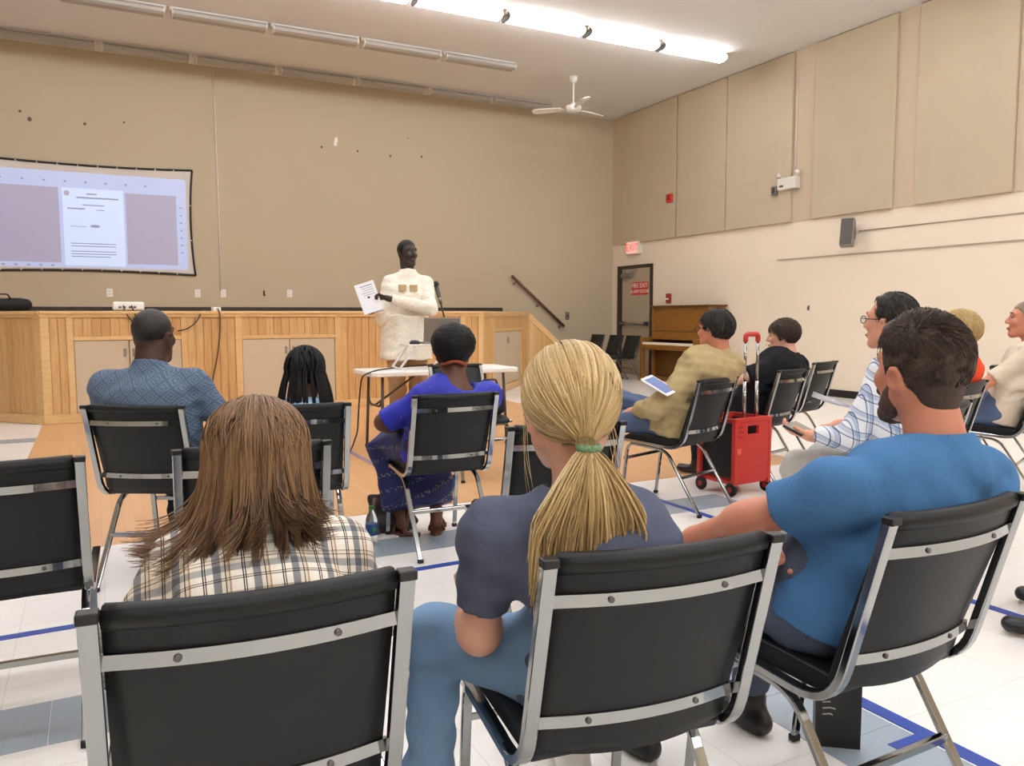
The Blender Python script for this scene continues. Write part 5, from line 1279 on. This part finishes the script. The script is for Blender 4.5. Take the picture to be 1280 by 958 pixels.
F = Field(g['hea']-.2, g['hea']+.22, .007); short_hair(F, g['hea'], R, 1.04, .016, None, .0015, 2); tufts(F.build('hair', H_GREY, root, .35), g, R, 1.04, STDL, .016, 1500, H_GREY, 3); glasses(root, g['hea'], R, 1.04, M_DARK)
for sd in 'LR':
    an, to = g['an'+sd], g[sd+'toe']; f = unit(to-an); Z = Field(np.minimum(an, to)-.12, np.maximum(an, to)+.12, .007); Z.cone(an-f*.03-A_(0, 0, .04), to, .042, .036, .02); Z.cone(an, an-A_(0, 0, .03), .044, .042, .03); Z.build('shoe', M_LEATHER, root)
tw_ = local('K', atd(829, 484, 4.9)); 
tbp = A_(CH['K'][0], CH['K'][1], 0)
w0 = atd(824, 482, 4.9); tp_ = thing('tablet', 'white tablet with blue screen on the khaki man\'s raised knee', 'tablet', (w0[0], w0[1], w0[2]), 30)
Mx = Matrix.Rotation(math.radians(28), 4, 'X') @ Matrix.Rotation(math.radians(-8), 4, 'Y')
box('tablet_body', (-.075, -.1, -.004), (.075, .1, .004), M_WHITE, tp_, .003, Mx); box('tablet_screen', (-.062, -.08, .004), (.062, .08, .005), M_GLASSY, tp_, 0, Mx)

# --- woman in black top (chair L)
hl = head_at('L', 979, 421, -.12)
J = sit(.98, hea=hl, nek=(hl[0]+.01, hl[1]-.04, hl[2]-.14), che=(hl[0]*.6, -.16, .84), wai=(0, -.13, .68), sw=.175, tw=4, elL=(-.31, .02, .76), wrL=(-.24, .28, .7), elR=(.28, 0, .72))
root, body, g, R = person('woman with short brown hair in a black short-sleeved top', CH['L'][:2], CH['L'][2], J, h=.009, hs=1.0, sex='f', bulk=1.18, look=(1.6, 8), hpitch=-2, skin=S_PALE, shirt=M_BLKTOP, sleeve=.7, pants=M_DARKPANT, seed=71, loose=.02)
F = Field(g['hea']-.2, g['hea']+.22, .007); LL = ((-.15, -.085), (-.06, -.08), (-.03, -.06), (.0, -.04), (.022, -.03), (.04, .025), (.065, .055), (.12, .065)); short_hair(F, g['hea'], R, 1.0, .016, LL, .0012, 4, 1.08); tufts(F.build('hair', H_DKBROWN, root, .3), g, R, 1.0, LL, .017, 1700, H_DKBROWN, 5, .4, 1.08)

# --- man in white plaid shirt with glasses (chair Q)
hw = atd(1113, 403, 3.8); hl = local('Q', hw); ph_ = local('Q', atd(1012, 545, 3.75)); el_ = local('Q', atd(1062, 548, 3.65))
J = sit(1.0, hea=hl, nek=(hl[0]+.01, hl[1]-.05, hl[2]-.15), che=(hl[0]*.6, -.14, .84), sw=.185, elL=el_, wrL=ph_, elR=(.27, .05, .72), wrR=(.1, .26, .68))
root, body, g, R = person('man with glasses and greying hair in a blue and white plaid shirt', CH['Q'][:2], CH['Q'][2], J, h=.009, hs=1.06, bulk=1.06, look=(2.2, 8), hpitch=2, skin=S_LIGHT, shirt=M_PLAIDW, sleeve=1.85, collar=True, pants=M_GREYPANT, seed=81, hands=[dict(side='L', d=(-.5, .8, .2), n=(0.2, 0, 1), curl=(30, 34, 38, 42))])
F = Field(g['hea']-.2, g['hea']+.22, .007); QL = ((-.13, -.075), (-.06, -.062), (-.03, -.03), (-.012, .01), (.012, .012), (.03, .03), (.035, .07), (.05, .1), (.1, .11)); short_hair(F, g['hea'], R, 1.06, .01, QL, .0012, 3); tufts(F.build('hair', H_GREY, root, .55), g, R, 1.06, QL, .011, 1300, H_GREY, 6); glasses(root, g['hea'], R, 1.06, M_BLACK)
w0 = atd(998, 536, 3.78); tp_ = thing('phone', 'black phone held in the plaid-shirted man\'s hand', 'phone', tuple(w0), 25); Mx = Matrix.Rotation(math.radians(24), 4, 'X'); box('phone_body', (-.09, -.05, -.006), (.09, .05, .006), M_BLACK, tp_, .004, Mx); box('phone_screen', (-.082, -.044, .006), (.082, .044, .007), plain('phone_glass', '#9a958e', .1), tp_, 0, Mx)
w0 = atd(1038, 503, 3.8); tp_ = thing('folded_papers', 'folded white papers held by the plaid-shirted man', 'papers', tuple(w0), 10)
for k in range(4): box('sheet', (-.07, -.06, .005*k), (.07, .06, .005*k+.003), M_PAPER, tp_, 0, Matrix.Rotation(math.radians(16), 4, 'Y') @ Matrix.Rotation(math.radians(8+2*k), 4, 'X'))

# --- person in orange with straw hair (chair N)
hw = atd(1196, 418, 4.72); hl = local('N', hw)
J = sit(.97, hea=hl, nek=(hl[0], hl[1]-.04, hl[2]-.14), che=(hl[0]*.6, -.14, .83), sw=.165)
root, body, g, R = person('person with straw-blond hair in an orange top behind the bearded man', CH['N'][:2], CH['N'][2], J, h=.01, hs=1.0, sex='f', bulk=1.05, look=(2.2, 8), skin=S_PALE, shirt=M_ORANGE, sleeve=.8, pants=M_JEANB, seed=91)
F = Field(g['hea']-.22, g['hea']+.22, .007); NL = ((-.16, -.1), (-.06, -.09), (-.03, -.07), (.0, -.04), (.03, -.02), (.045, .03), (.065, .055), (.12, .06)); short_hair(F, g['hea'], R, 1.0, .024, NL, .002, 4, 1.08); tufts(F.build('hair', H_STRAW, root, .4), g, R, 1.0, NL, .025, 1500, H_STRAW, 7, .45, 1.08)

# --- man in beige tee (chair O)
hl = local('O', atd(1284, 400, 5.5))
J = sit(1.05, hea=hl, nek=(hl[0]+.01, hl[1]-.05, hl[2]-.16), che=(hl[0]*.7, -.15, .9), sw=.2, tw=4, elL=(-.24, .06, .74), wrL=(-.14, .3, .66))
root, body, g, R = person('ruddy man with cropped hair in a beige tee and jeans', CH['O'][:2], CH['O'][2], J, h=.009, hs=1.06, bulk=1.02, look=(2.0, 8), hpitch=4, skin=S_RUDDY, shirt=M_BEIGETEE, sleeve=.75, pants=M_JEANB, seed=101, neckk=.062, pants_name='jeans')
F = Field(g['hea']-.2, g['hea']+.22, .007); short_hair(F, g['hea'], R, 1.06, .005, None, .001, 3); F.build('hair', H_SHORTGREY, root, .5)

# --- standing speaker
sx, sy = atd(507, 420, 7.95)[:2]; SL = (sx, sy, 172)
def sl(x, y, D): return local(SL, atd(x, y, D))
hc = sl(509, 317, 7.93)
wL = sl(484, 373, 7.62); eL = sl(538, 386, 7.78); wR = sl(473, 384, 7.66); eR = sl(478, 398, 7.86)
J = dict(pel=(0, 0, 1.02), wai=(0, .0, 1.2), che=(0, .0, 1.42), nek=(hc[0], -.02, hc[2]-.165), hea=hc, sw=.172, tw=-4, drop=.135, elL=eL, wrL=wL, elR=eR, wrR=wR,
         knL=(-.11, .02, .53), knR=(.1, .03, .53), anL=(-.13, -.02, .1), anR=(.1, .0, .1), Ltoe=(-.18, .14, .03), Rtoe=(.15, .15, .03))
pd = wL-eL; pt = sl(456, 363, 7.58)-wL
root, body, g, R = person('smiling speaker standing in a cream embroidered tunic, pointing at a sheet of paper', SL[:2], SL[2], J, h=.007, hs=1.08, bulk=1.1, hyaw=24, hpitch=0, skin=S_DEEP, lips=M_LIPSD, shirt=M_CREAM, sleeve=1.9, pants=M_TROUSER, seed=111, loose=.02, shirt_name='tunic', seat=False, hem=-.2, fold=.005, neckk=.056, neck_r=.066, shoe=M_BLACK, creases=0, pw=1.15,
    hands=[dict(side='L', d=pt, n=(0, .3, -1), point=True, s=1.08), dict(side='R', d=sl(466, 392, 7.6)-wR+A_(.02, 0, .02), n=(-.3, -.6, .6), curl=(30, 34, 36, 40), s=1.05)])
F = Field(g['hea']-.2, g['hea']+.22, .006); short_hair(F, g['hea'], R, 1.08, .004, ((-.13, -.06), (-.05, -.05), (-.02, .0), (.02, .0), (.035, .05), (.055, .075), (.1, .085)), .0006, 3); F.build('hair', plain('hair_cropped_black', '#0c0a0a', .7), root, .2)
MB().tube([Vector(g['hea']+R @ (A_(x, y, z)*1.08)) for x, y, z in ((-.016, .1, -.062), (0, .106, -.063), (.016, .1, -.062))], .0045, 6).build('teeth', M_TEETH, root, True)
# lower skirt of the tunic and its chest patches
F = Field((-.4, -.35, .7), (.4, .35, 1.35), .009); F.econe((0, 0, .8), (0, 0, 1.24), (.262, .215), (.235, .195), (1, 0, 0), .02, cut0=0, cut1=1); F.ripple(.005, 22, 8); F.build('tunic_skirt', M_CREAM, root)
for x, z in ((-.055, 1.5), (.055, 1.5), (.0, 1.36)): MB().box((x-.035, .12, z-.03), (x+.035, .162, z+.03)).build('tunic_patch', plain('tan_patch', '#b79f78', .8), root)
pc = atd(461, 372, 7.56); pp = thing('paper_sheet', 'white printed sheet held up by the speaker', 'paper', tuple(pc), 172)
Mx = Matrix.Rotation(math.radians(-18), 4, 'Y') @ Matrix.Rotation(math.radians(8), 4, 'X')
Mx = Matrix.Rotation(math.radians(18), 4, 'Y') @ Matrix.Rotation(math.radians(8), 4, 'X')
box('sheet', (-.095, -.001, -.145), (.095, .001, .145), M_PAPER, pp, 0, Mx)
for k in range(5): box('printed_line', (-.07, .001, .11-.022*k), (.05-.01*(k % 3), .0016, .116-.022*k), M_INK if k == 0 else plain('faint_ink%d' % k, '#a8acb8', .8), pp, 0, Mx)
MB().ball(tuple(Mx @ Vector((-.0, .001, -.0))), (.014, .002, .012), 8).build('printed_mark', M_INK, pp)

# --- seated person at the right edge of the row, of whom only a foot shows
chair('R', 3.6, 1.1, 18, 'black stacking chair beside the person in black slip-on shoes')
ft = local('R', atz(1262, 783, .03))
J = sit(1.0, knL=(-.16, .4, .5), anL=(ft[0]+.03, ft[1]-.14, .1), Ltoe=(ft[0], ft[1], .03))
person('seated person in black slip-on shoes and grey trousers', CH['R'][:2], CH['R'][2], J, h=.01, skin=S_LIGHT, shirt=M_BLKTOP, pants=M_GREYPANT, seed=121, look=SPK)
